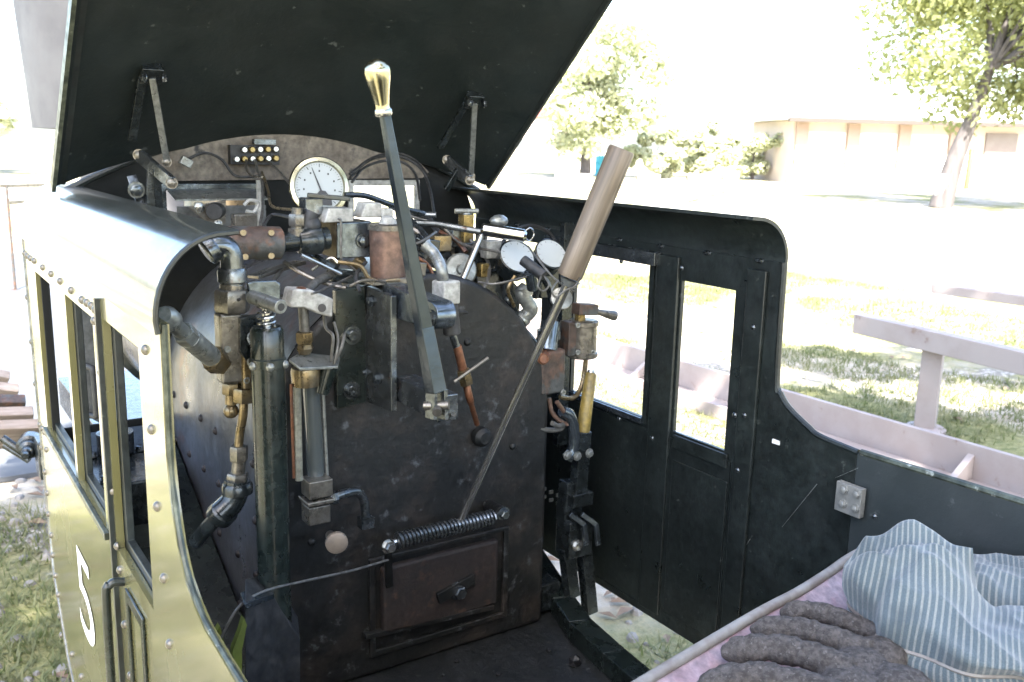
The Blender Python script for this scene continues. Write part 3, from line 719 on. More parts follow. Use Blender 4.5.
# ---- pressure gauge
pg = at(319, 187, 1.47); gr = size(29.5, pg); gn = V(-.22, -.95, .16).normalized()
gauge = MB().lathe(pg - gn*.028, gn, [(0, gr*.5), (.002, gr*.92), (.026, gr*.94), (.027, gr), (.032, gr*1.02), (.036, gr*.98), (.037, gr*.86), (.031, gr*.80)], 48).build('pressure_gauge', 'pale_brass', loco)
MB().lathe(pg + gn*.0035, gn, [(0, gr*.81), (.0006, gr*.81)], 48).build('dial', 'dial_white', gauge)
u, v, _ = frame(gn); right = RT - gn*RT.dot(gn); right.normalize(); upv = gn.cross(right); 
if upv.z < 0: upv = -upv
m = MB(); dc = pg + gn*.0046
for k in range(41):
    a = R(225 - k*270/40); d = right*math.cos(a) + upv*math.sin(a)
    L0 = .66 if k % 5 == 0 else .73
    m.bar(dc + d*gr*L0, dc + d*gr*.77, .0012 if k % 5 == 0 else .0005, .0003, gn.cross(d))
for k in range(0, 41, 5):
    a = R(225 - k*270/40); d = right*math.cos(a) + upv*math.sin(a); m.box(dc + d*gr*.53, (.0024, .0004, .003), Matrix((right, -gn, upv)).transposed())
m.build('dial_ticks', 'dial_ink', gauge)
d = (right*math.cos(R(112)) + upv*math.sin(R(112)))
MB().bar(dc + gn*.0012 - d*gr*.2, dc + gn*.0012 + d*gr*.68, .003, .0006, gn.cross(d), w1=.0008).build('needle', 'dial_ink', gauge)
MB().prism([dc + gn*.0008 + right*gr*x + upv*gr*y for x, y in ((-.12,-.28), (.02,-.12), (.2,-.14), (.4,-.4), (.42,-.62), (-.05,-.62))], gn*.001).build('hub_mark', 'dial_ink', gauge)
MB().lathe(pg - gn*.03 - upv*gr*.9, -upv, [(0, .008), (.02, .008), (.021, .011), (.034, .011)], 12).build('gauge_stem', 'brass', gauge)

# terminal block on the front wall
tb0 = at(255, 155, 1.70); wv = size(1, tb0)
tb = MB().box(tb0 + V(0, .006, 0), (50*wv, .016, 19*wv)).build('terminal_block', 'rubber', loco, bevel=.001)
m = MB(); m2 = MB()
for k in range(6):
    for j in (0, 1):
        q = tb0 + V((-20 + k*8)*wv, -.003, (4.5 - j*9 + k*.3)*wv)
        if k == 0 and j == 0: continue
        (m if (k + j) % 2 else m2).lathe(q, V(0,-1,.05), [(0, 3.3*wv), (.006, 3.3*wv), (.008, 2.4*wv)], 10)
build_each(m, 'terminal_screw', 'steel', tb); build_each(m2, 'terminal_screw', 'brass', tb)
MB().box(tb0 + V(10*wv, .002, 13*wv), (22*wv, .014, 5*wv)).build('terminal_cover', 'blue_steel', tb)
def wire(pts, r=.0025, m='rubber', n=6): # (px, py, forward distance)
    return MB().tube(curve([at(*p) for p in pts], n), r, 7).build('wire', m, loco)
wire([(186,160,1.69),(205,153,1.69),(222,160,1.68),(236,176,1.67),(262,176,1.66)], .0026)
wire([(246,160,1.69),(247,170,1.66),(252,176,1.6),(262,177,1.55)], .0022, 'gunmetal')
wire([(255,160,1.69),(258,172,1.62),(262,178,1.58),(263,205,1.4),(260,226,1.3)], .0024, 'lead_wire')
wire([(262,172,1.6),(268,190,1.5),(272,206,1.4),(295,210,1.22)], .0022, 'old_brass')
wire([(266,160,1.69),(278,170,1.6),(290,184,1.5)], .0022, 'lead_wire')
wire([(350,178,1.5),(366,162,1.6),(385,156,1.66),(405,158,1.66),(422,170,1.64),(430,190,1.6),(434,214,1.45)], .0028)
wire([(352,182,1.5),(364,168,1.58),(384,161,1.64),(404,163,1.64),(416,176,1.6),(420,200,1.5)], .0026)
wire([(350,174,1.5),(372,158,1.62),(396,153,1.68),(415,160,1.67),(428,176,1.63)], .0024)
wire([(262,228,1.3),(272,215,1.35),(290,217,1.3)], .0026)
wire([(345,195,1.3),(366,196,1.3),(392,205,1.3),(425,214,1.3)], .0045, 'cast_black')
wire([(398,286,1.16),(384,282,1.14),(365,280,1.12),(350,286,1.12)], .0018, 'gunmetal')
wire([(390,206,1.35),(404,214,1.3),(425,235,1.22),(430,252,1.2)], .004, 'dark_steel')
wire([(478,282,1.18),(493,284,1.16),(510,281,1.15),(530,276,1.15)], .0018, 'lead_wire')
wire([(426,214,1.36),(438,232,1.32),(452,248,1.30),(470,256,1.30),(484,250,1.30)], .005, 'rubber')
wire([(404,252,1.22),(418,258,1.2),(430,268,1.2),(436,290,1.19)], .003, 'copper')
wire([(420,232,1.3),(436,246,1.28),(448,258,1.27)], .006, 'cast_black')
wire([(500,246,1.3),(512,232,1.34),(532,226,1.36),(552,236,1.36),(560,262,1.34)], .0035, 'rubber')
wire([(508,300,1.24),(516,316,1.22),(512,334,1.22),(504,342,1.22)], .006, 'cast_black')
wire([(536,268,1.26),(548,286,1.26),(552,306,1.26),(551,326,1.24)], .006, 'cast_black')
wire([(284,262,1.22),(300,272,1.2),(322,282,1.18),(346,288,1.16)], .003, 'gunmetal')
wire([(238,300,1.10),(262,290,1.14),(284,296,1.14)], .002, 'rubber')
wire([(400,236,1.2),(412,244,1.18),(424,240,1.18),(436,232,1.2)], .0022, 'lead_wire')
for pts_, r_, m_ in (
    ([(338,262,1.17),(360,266,1.16),(372,280,1.15),(400,280,1.14)], .003, 'old_brass'),
    ([(300,246,1.24),(318,258,1.2),(336,268,1.17)], .004, 'cast_black'),
    ([(404,226,1.26),(420,234,1.24),(426,252,1.22),(444,262,1.22)], .0045, 'gunmetal'),
    ([(440,232,1.3),(456,240,1.27),(466,252,1.25)], .004, 'copper'),
    ([(470,240,1.27),(488,262,1.24),(486,284,1.2),(470,300,1.2)], .003, 'lead_wire'),
    ([(444,300,1.15),(456,312,1.18),(476,312,1.2),(490,322,1.2)], .0035, 'rubber'),
    ([(486,292,1.22),(500,312,1.2),(524,330,1.2),(538,346,1.2)], .0045, 'cast_black'),
    ([(282,270,1.22),(272,284,1.18),(278,300,1.14)], .003, 'lead_wire'),
    ([(312,270,1.2),(330,258,1.2),(340,264,1.19)], .0022, 'steel'),
    ([(360,292,1.13),(356,276,1.16),(366,262,1.18)], .0026, 'rubber'),
    ([(410,216,1.3),(440,226,1.28),(462,244,1.25),(500,252,1.2)], .0022, 'lead_wire'),
    ([(515,276,1.18),(508,290,1.18),(514,306,1.2)], .003, 'old_brass')):
    wire(pts_, r_, m_)
for x_, y_, d_, w_, h_, m_ in ((428,246,1.25,.03,.022,'cast_black'), (456,238,1.29,.028,.03,'dark_steel'), (414,268,1.2,.03,.02,'gunmetal'), (346,276,1.19,.05,.018,'cast_black'), (500,330,1.21,.03,.02,'rusty_iron')):
    MB().box(at(x_, y_, d_), (w_, .022, h_), Matrix.Rotation(.15, 3, 'Y')).build('fitting_block', m_, loco, bevel=.002)
MB().box(at(553, 282, 1.36), (.07, .02, .055)).build('gauge_bracket', 'cast_black', loco, bevel=.003)
for x_, y_, d_, r_ in ((416,246,1.24,.011), (428,262,1.22,.010), (446,252,1.3,.013), (506,262,1.3,.012), (356,268,1.2,.009), (330,268,1.22,.010)):
    p_ = at(x_, y_, d_); MB().hexn(p_, p_ + V(.004, -.010, .014), r_).build('pipe_nut', random.choice(('gunmetal', 'old_brass', 'dark_steel')), loco, bevel=.0008)
m = MB().bar(at(152, 168, 1.60), at(150, 214, 1.60), .014, .010, V(1,0,0)); m.build('hinge_post', 'cast_black', loco, bevel=.001)
m = MB().bar(at(131, 176, 1.64), at(142, 208, 1.62), .016, .010, V(1,0,0)); m.build('hinge_post', 'dark_steel', loco, bevel=.001)
MB().bolt(at(136, 190, 1.61), V(0,-1,0), .010).build('hinge_bolt', 'dark_steel', loco)
MB().box(at(186, 162, 1.69), (.020, .012, .014), Matrix.Rotation(.5, 3, 'Y')).build('wire_clip', 'zinc', loco, bevel=.001)
m = MB().box(at(205, 208, 1.63), (.030, .01, .03)).box(at(228, 216, 1.55), (.05, .012, .022)); m.bm.free()
cp = MB().prism([at(188, 207, 1.62), at(226, 200, 1.62), at(226, 223, 1.62), at(214, 228, 1.62)], V(0, .004, 0)).build('control_plate', 'gunmetal', loco, bevel=.001)
MB().cyl(at(214, 212, 1.60), at(218, 210, 1.63), .014).build('knob', 'rubber', cp, bevel=.002)
build_each(MB().bolt(at(199, 207, 1.62), V(0,-1,0), .007).bolt(at(218, 224, 1.62), V(0,-1,0), .006), 'bolt', 'steel', cp)
MB().tube(curve([at(244, 205, 1.5), at(250, 200, 1.5), at(258, 203, 1.5), at(254, 212, 1.5), at(246, 211, 1.5)], 6), .003, 7).build('cable_loop', 'white_nylon', cp)
MB().box(at(244, 221, 1.4), (.035, .02, .022)).build('mount_block', 'gunmetal', cp, bevel=.002)
MB().box(at(259, 205, 1.6), (.006, .006, .085)).build('upright', 'white_nylon', cp)

# ---- water glass
Y3 = 1.13
wg_top = at(306, 365, Y3); wv = size(1, wg_top)
wg = MB().prism([at(289, 359, Y3-.02), at(300, 368, Y3-.03), at(338, 366, Y3-.02), at(340, 356, Y3+.01), at(300, 352, Y3+.015)], V(0,0,-.004)).build('water_gauge', 'zinc', loco, bevel=.001)
MB().lathe(at(306, 385, Y3), V(0,0,1), [(0, 14*wv), (14*wv, 15*wv), (18*wv, 14*wv)], 20).build('gauge_collar', 'old_brass', wg)
MB().lathe(at(305, 350, Y3), V(0,0,1), [(-4*wv, 6*wv), (2*wv, 9*wv), (6*wv, 7*wv), (9*wv, 9*wv), (18*wv, 9*wv), (19*wv, 6*wv)], 6).build('gauge_nut', 'old_brass', wg)
MB().cyl(at(305, 336, Y3), at(303, 305, Y3), 5*wv).build('gauge_rod', 'lead_wire', wg)
MB().prism([at(290, 302, Y3-.02), at(293, 289, Y3-.02), at(312, 290, Y3-.02), at(334, 299, Y3-.02), at(333, 318, Y3-.02), at(318, 314, Y3-.02), at(304, 308, Y3-.02), at(290, 308, Y3-.02)], V(0, .03, 0)).build('clamp', 'white_nylon', wg, bevel=.003)
MB().cyl(at(322, 308, Y3-.022), at(322, 307, Y3-.015), 4*wv).build('clamp_hole', 'dial_ink', wg)
MB().lathe(at(301, 291, Y3-.01), V(0,-.1,1), [(0, 5*wv), (3*wv, 5*wv), (4*wv, 3*wv)], 10).build('clamp_screw', 'copper', wg)
MB().cyl(at(299, 480, Y3), at(297, 384, Y3), 4*wv).build('glass_shield', 'cream_glass', wg)
MB().cyl(at(316, 480, Y3+.012), at(311, 384, Y3+.012), 9*wv).build('glass_tube', 'gauge_glass', wg)
MB().tube([at(294, 478, Y3), at(291, 384, Y3)], 1.6*wv, 8).build('shield_rod', 'copper', wg)
MB().tube([at(327, 475, Y3+.01), at(323, 392, Y3+.01)], 2*wv, 8).build('shield_rod', 'zinc', wg)
MB().cyl(at(322, 394, Y3-.01), at(330, 366, Y3-.01), 6*wv, 9*wv).build('try_cock', 'green_black', wg, bevel=.001)
MB().box(at(317, 486, Y3), (26*wv, 24*wv, 19*wv)).box(at(316, 512, Y3+.004), (24*wv, 22*wv, 20*wv)).box(at(316, 499, Y3), (29*wv, 28*wv, 5*wv)).build('lower_fitting', 'gunmetal', wg, bevel=.002)
MB().tube(curve([at(329, 499, Y3), at(343, 494, Y3), at(357, 492, Y3+.01), at(364, 501, Y3+.02), at(366, 520, Y3+.03)], 6), 5*wv, 10).hexn(at(331, 499, Y3), at(337, 497, Y3), 7*wv).box(at(366, 522, Y3+.02), (15*wv, 12*wv, 12*wv)).build('drain_pipe', 'dark_steel', wg)
MB().cyl(at(330, 535, Y3+.01), at(336, 541, Y3-.022), 5*wv).build('drain_stem', 'gunmetal', wg)
kx = V(-.25, -1, -.05).normalized()
MB().lathe(at(336, 541, Y3-.025), kx, [(0, 9*wv), (1.5*wv, 11.5*wv), (6*wv, 11.5*wv), (7*wv, 10*wv)], 24).build('drain_knob', 'knob_tan', wg)
for pts in ([(324,315,Y3),(326,328,Y3),(333,336,Y3-.02),(332,352,Y3-.02),(331,362,Y3-.02)], [(334,322,Y3),(338,338,Y3-.01),(337,350,Y3-.02),(334,364,Y3-.02)], [(338,344,Y3),(344,334,Y3-.01),(342,346,Y3-.02),(336,360,Y3-.02)]):
    MB().tube(curve([at(*p) for p in pts], 6), .0021, 7).build('gauge_wire', 'lead_wire', wg)

# ---- throttle: angle bracket on the backhead, links and lever
tx = .547
brk = MB().prism([V(.503, YB-.013, rz(-.199)), V(tx, YB-.013, rz(-.196)), V(tx, YB-.013, rz(-.362)), V(.503, YB-.013, rz(-.366))], V(0, .012, 0))
br_o = brk.build('throttle_bracket', 'green_black', loco, bevel=.0015)
MB().prism([V(tx+.0005, YB-.013, rz(-.196)), V(tx+.0005, 1.10, rz(-.199)), V(tx+.0005, 1.10, rz(-.357)), V(tx+.0005, YB-.013, rz(-.362))], V(.009, 0, 0)).build('bracket_web', 'dark_steel', br_o, bevel=.0015)
m = MB()
for x, y in ((352,335),(351,390)): m.lathe(at(x, y, YB-.013), V(0,-1,0), [(0,.013),(.003,.013)], 18).cap_screw(at(x, y, YB-.016), V(0,-1,0), .0075)
build_each(m, 'bolt', 'dark_steel', br_o)
m = MB()
for x, y in ((371,301),(365,372),(378,378)): m.bolt(atx(x, y, tx), V(-1,0,0), .006)
build_each(m, 'bolt', 'blue_steel', br_o)
lv_low = at(433, 404, 1.0); lv_pivot = at(414, 312, 1.01)
la0 = atx(362, 300, tx+.012); 
arm_y0, arm_y1 = 1.13, 1.012
lk = MB()
zc = atx(408, 308, tx+.02).z
pts = [V(tx+.012, 1.15, zc-.018), V(tx+.012, 1.15, zc+.026)] + [V(tx+.012, arm_y1 + .002 - .018*math.sin(a), zc + .003 + .018*math.cos(a)) for a in [i*PI/10 for i in range(11)]]
lk.prism(pts, V(.028, 0, 0)).build('throttle_link', 'blue_steel', br_o, bevel=.002)
MB().bolt(V(tx+.012, arm_y1, zc), V(-1,0,0), .008).build('link_bolt', 'dark_steel', br_o)
za = atx(410, 395, tx+.015).z
MB().box(V(tx+.028, 1.055, za), (.030, .12, .034)).build('fulcrum_arm', 'dark_steel', br_o, bevel=.0015)
build_each(MB().lathe(V(tx+.022, .995, za+.004), V(0,-1,0), [(0,.006),(.006,.006),(.007,.005)], 14).lathe(V(tx+.034, .995, za-.008), V(0,-1,0), [(0,.004),(.004,.004)], 12), 'bolt', 'steel', br_o)
# lever, a long tapering bar with two visible faces
ltop = at(384, 110, .99); lmid = at(424, 330, .995); lbot = at(436, 392, .985)
sd = V(.75, -.66, 0).normalized()
w0, w1 = size(14.5, lmid), size(10.5, ltop)
lever = MB().bar(lmid, ltop, w0, w0*.95, V(1,.12,0), w1, w1*.8).build('throttle_lever', 'lever_steel', loco, bevel=.0022)
MB().bar(lmid + V(0,0,.004), lbot, w0*1.05, w0*.95, V(1,.12,0), size(16, lbot), size(17, lbot)).build('lever_foot', 'lever_steel', lever, bevel=.0014)
for dx in (-5, 6.5):
    MB().bar(lbot + V(size(dx, lbot),0,.004), at(436 + dx, 419, .982), size(4.6, lbot), size(15, lbot), V(1,.12,0)).build('fork_tine', 'dark_steel', lever, bevel=.001)
MB().cyl(at(424, 406, .99), at(449, 405, .97), .0055, n=14).cyl(at(437, 413, .97), at(437, 407, .98), .006, n=12).build('fork_pin', 'gunmetal', lever)
hb = at(383, 110, .99); ht = at(375, 57, .982); L_ = (ht-hb).length; g = size(1, hb)
MB().lathe(hb - (ht-hb).normalized()*.004, ht-hb, [(0, 8*g), (.004, 8.4*g), (.008, 7.2*g), (L_*.2, 7.4*g), (L_*.45, 9.6*g), (L_*.65, 12.2*g), (L_*.8, 13.4*g), (L_*.9, 12.6*g), (L_*.97, 9.4*g), (L_*1.02, 5*g), (L_*1.04, 0)], 32).build('handle', 'polished_brass', lever, angle=60)
MB().lathe(hb - (ht-hb).normalized()*.006, ht-hb, [(0, 8.2*g), (.002, 9*g), (.006, 9*g), (.008, 8*g)], 24).build('ferrule', 'steel', lever)

# ---- fire-hole lever: steel rod with big wooden grip
r0, r1, r2, r3 = at(460, 522, 1.13), at(568, 283, .98), at(569, 277, .98), at(622, 149, .945)
rod = MB().cyl(r0, r1, size(3.2, r0), size(4.6, r1)).build('fire_door_lever', 'steel', loco)
MB().lathe(r1 - (r2-r1).normalized()*.004, r3-r2, [(0, size(7, r1)), (.008, size(10, r1)), (.009, size(11, r1))], 20).build('ferrule', 'zinc', rod)
Lh = (r3-r2).length
grip = MB().lathe(V(0,0,0), V(0,0,1), [(0, size(11.5, r2)), (.003, size(12.6, r2)), (Lh*.25, size(12.9, r2)), (Lh*.5, size(13, r2)), (Lh*.75, size(13.4, r3)), (Lh-.003, size(13.6, r3)), (Lh, size(12.6, r3))], 32).build('wooden_grip', 'wood', rod, keep=True)
grip.location = r2 - Vector(rod['_w']); grip.rotation_euler = (r3-r2).to_track_quat('Z', 'Y').to_euler()
MB().bar(V(-.35, -.95, 0).normalized()*size(13.05, r2) + V(0,0,.004), V(-.30, -.95, 0).normalized()*size(13.2, r2) + V(0,0,Lh*.62), .0008, .0006, V(1,0,0)).build('crack', 'dial_ink', rod, keep=True)
bpy.data.objects['crack'].location = grip.location; bpy.data.objects['crack'].rotation_euler = grip.rotation_euler
MB().tube(curve([at(558, 280, .975), at(552, 290, .97), at(556, 297, .97), at(566, 290, .965), at(575, 286, .965), at(580, 278, .96)], 5), .0014, 6).build('tie_wire', 'lead_wire', rod)

# ---- blow-down valve with copper tube and tommy bar (right of the throttle)
Y4 = 1.12
p = at(446, 292, Y4); wv = size(1, p)
bv = MB().box(p, (22*wv, 20*wv, 24*wv), Matrix.Rotation(.2, 3, 'Z')).build('blower_valve', 'white_nylon', loco, bevel=.003)
MB().tube(curve([at(424, 244, Y4+.03), at(434, 254, Y4+.02), at(441, 268, Y4), at(443, 282, Y4)], 6), 6*wv, 12).build('blower_pipe', 'zinc', bv)
MB().cyl(at(449, 304, Y4), at(452, 334, Y4), 9*wv).build('valve_sleeve', 'rubber', bv, bevel=.002)
MB().cyl(at(452, 333, Y4), at(457, 348, Y4), 4*wv).build('valve_stem', 'dark_steel', bv)
MB().cyl(at(457, 346, Y4), at(466, 382, Y4), 4.6*wv).build('copper_tube', 'copper', bv)
MB().hexn(at(463, 370, Y4-.004), at(467, 384, Y4-.004), 7.5*wv).build('tube_nut', 'old_brass', bv)
MB().cyl(at(454, 382, Y4-.02), at(488, 358, Y4-.02), 1.9*wv).build('tommy_bar', 'gunmetal', bv)
MB().tube(curve([at(466, 383, Y4), at(470, 400, Y4), at(477, 424, Y4+.03)], 5), [4*wv]*6 + [3*wv]*5, 10).build('copper_tip', 'copper', bv)
MB().lathe(at(480, 436, YB-.004), V(0,-1,0), [(0,.016),(.01,.015),(.016,.009)], 16).build('plug', 'boiler_iron', bv)

# ---- cluster at the boiler's right shoulder
Y5 = 1.24
p = at(462, 272, Y5); wv = size(1, p)
vc = MB().lathe(p + V(.006, .03, -.004), V(-.25,-1,.25), [(0, 10*wv), (.012, 12*wv), (.02, 16*wv), (.03, 17*wv), (.034, 15*wv), (.036, 6*wv), (.042, 5*wv)], 24).build('check_valve', 'zinc', loco)
MB().tube([at(445, 262, Y5+.02), at(425, 252, Y5+.06)], 11*wv, 14).build('valve_neck', 'dark_steel', vc)
MB().box(at(466, 290, Y5), (24*wv, 16*wv, 10*wv)).build('valve_seat', 'rusty_iron', vc, bevel=.002)
hs = MB().prism([at(476, 274, Y5), at(502, 268, Y5), at(522, 290, Y5), at(520, 312, Y5), at(490, 318, Y5), at(478, 306, Y5)], V(0,.07,0)).build('injector_body', 'cast_black', loco, bevel=.004)
build_each(MB().lathe(at(490, 305, Y5-.002), V(-.2,-1,0), [(0,.012),(.012,.012),(.014,.009)], 16).bolt(at(508, 300, Y5-.002), V(0,-1,0), .006), 'boss', 'dark_steel', hs)
MB().box(at(478, 254, Y5+.03), (46*wv, .03, 26*wv)).build('top_block', 'cast_black', hs, bevel=.002)
MB().box(at(491, 249, Y5), (18*wv, .02, 18*wv)).build('white_block', 'white_nylon', hs, bevel=.002)
MB().box(at(483, 270, Y5-.005), (10*wv, .015, 14*wv)).build('brass_fitting', 'brass', hs, bevel=.002)
MB().tube(curve([at(526, 288, Y5-.03), at(522, 293, Y5-.03), at(527, 302, Y5-.03), at(531, 310, Y5-.03), at(522, 318, Y5-.02), at(514, 322, Y5)], 6), 7.5*wv, 14).lathe(at(524, 317, Y5-.02), V(-.7,0,-.5), [(0, 9*wv), (6*wv, 9*wv)], 14).lathe(at(524, 291, Y5-.03), V(-.2,0,1), [(-4*wv, 9*wv), (4*wv, 9*wv)], 14).build('grey_elbow', 'zinc', hs)
# chrome whistle tube, brass cock with tee
b0, b1 = at(481, 229, Y5-.02), at(524, 236, Y5-.06)
wh = MB().lathe(b0, b1-b0, [(0, 4*wv), (.004, 6.5*wv), ((b1-b0).length, 6.5*wv), ((b1-b0).length+.004, 4*wv)], 20).build('whistle', 'chrome', loco)
MB().tube([at(392, 222, Y5+.05), at(436, 224, Y5+.02), at(482, 232, Y5-.02)], 3.3*wv, 10).build('whistle_rod', 'dark_steel', wh)
MB().tube([at(481, 236, Y5-.02), at(462, 281, Y5-.04)], 3.3*wv, 10).build('whistle_rod', 'steel', wh)
MB().tube(curve([at(522, 234, Y5-.06), at(530, 228, Y5-.06), at(534, 234, Y5-.06), at(529, 241, Y5-.06), at(524, 236, Y5-.06)], 6), .0013, 6).build('wire_loop', 'steel', wh)
MB().ball(at(499, 221, Y5), 8*wv, 1.3, 1, .8).build('whistle_bell', 'zinc', wh)
ck = MB().box(at(466, 228, Y5+.04), (12*wv, 12*wv, 28*wv)).build('brass_cock', 'brass', loco, bevel=.0015)
MB().cyl(at(455, 211, Y5+.04), at(478, 211, Y5+.03), 2.6*wv).lathe(at(466, 214, Y5+.04), V(0,0,1), [(0, 6*wv), (5*wv, 4.5*wv)], 14).build('cock_tee', 'zinc', ck)
MB().cyl(at(404, 214, Y5+.08), at(436, 215, Y5+.05), 3*wv).build('cock_rod', 'dark_steel', ck)
MB().box(at(440, 243, Y5+.02), (20*wv, .02, 16*wv)).build('cock_base', 'old_brass', ck, bevel=.002)

# two small white-faced gauges
gn = V(-.10, -.80, .62).normalized()
for gx, gy, gy_, rr in ((517, 257, 1.20, 19.5), (551, 254, 1.26, 17.5)):
    c = at(gx, gy, gy_); q = size(rr, c)
    so = MB().lathe(c - gn*.032, gn, [(0, q*.6), (.003, q*.9), (.030, q*.93), (.031, q), (.034, q*1.0), (.035, q*.92), (.033, q*.90)], 32).build('small_gauge', 'cast_black', loco)
    MB().lathe(c + gn*.001, gn, [(0, q*.91), (.0008, q*.91)], 32).build('dial', 'dial_white', so)
    rg = (RT - gn*RT.dot(gn)).normalized(); uv = gn.cross(rg); uv = uv if uv.z > 0 else -uv
    m = MB()
    for k in range(11):
        a = R(225 - k*27); d = rg*math.cos(a) + uv*math.sin(a); m.bar(c + gn*.002 + d*q*.72, c + gn*.002 + d*q*.84, .0007, .0003, gn.cross(d))
    m.build('dial_ticks', 'lead_wire', so)
    MB().tube([c - gn*.03, c - gn*.05 + V(0,.01,-.05)], .006, 10).build('gauge_stem', 'dark_steel', so)
lt = MB().cyl(at(523, 260, 1.165), at(544, 276, 1.13), 5.5*wv).build('gauge_lamp', 'rubber', loco, bevel=.001)
MB().tube(curve([at(542, 274, 1.13), at(538, 286, 1.12), at(543, 291, 1.12), at(549, 285, 1.12), at(544, 276, 1.13)], 6), .0016, 6).build('lamp_wire', 'lead_wire', lt)
MB().tube(curve([at(528, 246, 1.18), at(540, 262, 1.14), at(556, 280, 1.12), at(575, 292, 1.12)], 6), .0016, 6).build('lamp_wire', 'lead_wire', lt)
MB().cyl(at(530, 272, 1.15), at(533, 288, 1.16), 6*wv).build('lamp_mount', 'blue_steel', lt)
MB().lathe(at(560, 300, 1.25), V(-.3,-.8,.4), [(0, 8*wv), (.004, 12*wv), (.012, 12*wv), (.014, 8*wv)], 20).build('pipe_flange', 'zinc', lt)

# ---- brake valves at right
Y6 = 1.22
c = at(582, 338, Y6); wv = size(1, c)
bvu = MB().lathe(at(582, 357, Y6), V(0,0,1), [(0, 14*wv), (1.5*wv, 15.5*wv), (5*wv, 15.5*wv), (6*wv, 13.8*wv), (32*wv, 13.8*wv), (33*wv, 15.5*wv), (37*wv, 15.5*wv), (38*wv, 14*wv)], 28).build('brake_valve', 'gunmetal', loco)
MB().box(at(568, 338, Y6+.004), (10*wv, 16*wv, 34*wv)).build('valve_flange', 'rusty_iron', bvu, bevel=.002)
m = MB()
for x, y in ((577,325),(577,352),(592,324),(592,352)): m.cap_screw(at(x, y, Y6-.0195), V(-.2,-1,0), .0045)
build_each(m, 'screw', 'zinc', bvu)
MB().cyl(at(580, 321, Y6), at(580, 311, Y6), 5.5*wv).build('valve_stem', 'brass', bvu)
MB().box(at(585, 309, Y6), (24*wv, 14*wv, 11*wv), Matrix.Rotation(.1, 3, 'Y')).build('handle_block', 'rusty_iron', bvu, bevel=.002)
MB().lathe(at(594, 311, Y6), at(628, 319, Y6-.01)-at(594, 311, Y6), [(0, 3.2*wv), (.012, 3.2*wv), (.04, 5.2*wv), (.044, 5*wv), (.046, 3*wv)], 16).build('valve_handle', 'gunmetal', bvu)
lo = at(549, 372, Y6-.02)
bvl = MB().box(lo + V(0, .018, 0), (33*wv, 32*wv, 44*wv), Matrix.Rotation(.15, 3, 'Z')).build('brake_valve', 'rusty_iron', loco, bevel=.006)
MB().cyl(at(547, 350, Y6-.01), at(551, 322, Y6), 10*wv).lathe(at(549, 338, Y6), V(0,0,1), [(0, 12*wv), (8*wv, 12*wv)], 16).build('valve_neck', 'blue_steel', bvl)
MB().cyl(at(543, 359, Y6-.038), at(548, 352, Y6), 5.5*wv).lathe(at(543, 359, Y6-.039), V(-.1,-1,.1), [(0, 4.5*wv), (.002, 4*wv)], 12).build('nozzle', 'copper', bvl)
build_each(MB().cap_screw(at(541, 394, Y6-.022), V(0,-1,0), .005).cap_screw(at(562, 392, Y6-.022), V(0,-1,0), .005), 'screw', 'zinc', bvl)
for pts, mm, rr in (([(532,396),(533,414),(536,426),(548,430),(560,429),(563,425),(558,426),(552,423)], 'lead_wire', .0042), ([(549,398),(552,412),(560,421),(568,424),(569,419),(562,409),(557,402)], 'pale_copper', .0038)):
    MB().tube(curve([at(x, y, Y6-.02 - .003*i) for i, (x, y) in enumerate(pts)], 6), rr, 9).build('air_pipe', mm, bvl)
MB().tube(curve([at(586, 357, Y6), at(584, 375, Y6), at(580, 390, Y6-.005), at(572, 398, Y6-.01), at(560, 397, Y6-.01)], 6), .0042, 9).build('air_pipe', 'old_brass', bvu)
MB().tube(curve([at(522, 322, Y6), at(526, 340, Y6+.02), at(531, 352, Y6+.03), at(540, 336, Y6+.02)], 6), .0045, 9).build('air_pipe', 'cast_black', bvl)
MB().box(V(atx(570, 340, .985).x, 1.30, rz(-.33)), (.022, .014, .40)).build('valve_post', 'cast_black', bvu, bevel=.001)

# ---- reverser at right
Y7 = 1.20
gA, gB = at(591, 372, Y7), at(583, 431, Y7); wv = size(1, gA)
rev = MB().lathe(gB, gA-gB, [(0, 7*wv), ((gA-gB).length*.96, 5.8*wv), ((gA-gB).length, 4*wv)], 20).build('reverser_lever', 'yellow_grip', loco)
MB().lathe(gA, gA-gB, [(0, 4*wv), (.004, 3*wv)], 12).build('grip_cap', 'steel', rev)
MB().bar(gB, at(578, 492, Y7), 15*wv, 12*wv, V(1,0,0)).build('lever_socket', 'cast_black', rev, bevel=.002)
MB().tube(curve([at(562, 411, Y7-.01), at(570, 416, Y7-.01), at(574, 432, Y7-.01), at(573, 450, Y7-.01), at(567, 458, Y7-.01)], 6), 6*wv, 10).build('latch_trigger', 'blue_steel', rev)
build_each(MB().bolt(at(567, 455, Y7-.02), V(0,-1,0), .006).bolt(at(589, 453, Y7-.02), V(0,-1,0), .006).bolt(at(577, 456, Y7-.02), V(0,-1,0), .006), 'bolt', 'zinc', rev)
MB().bar(at(572, 480, Y7+.01), at(568, 520, Y7+.01), 22*wv, 16*wv, V(1,0,0)).box(at(577, 497, Y7), (26*wv, 22*wv, 14*wv)).build('quadrant_block', 'cast_black', rev, bevel=.002)
for dx in (0, 12):
    MB().bar(at(570+dx, 514, Y7-.02), at(584+dx, 524, Y7-.03), 5*wv, 4*wv, V(0,0,1)).bar(at(584+dx, 524, Y7-.03), at(586+dx, 545, Y7-.03), 5*wv, 4*wv, V(1,0,0)).build('latch_guide', 'blue_steel', rev, bevel=.001)
MB().box(at(574, 535, Y7), (30*wv, 24*wv, 40*wv)).build('pivot_block', 'cast_black', rev, bevel=.003)
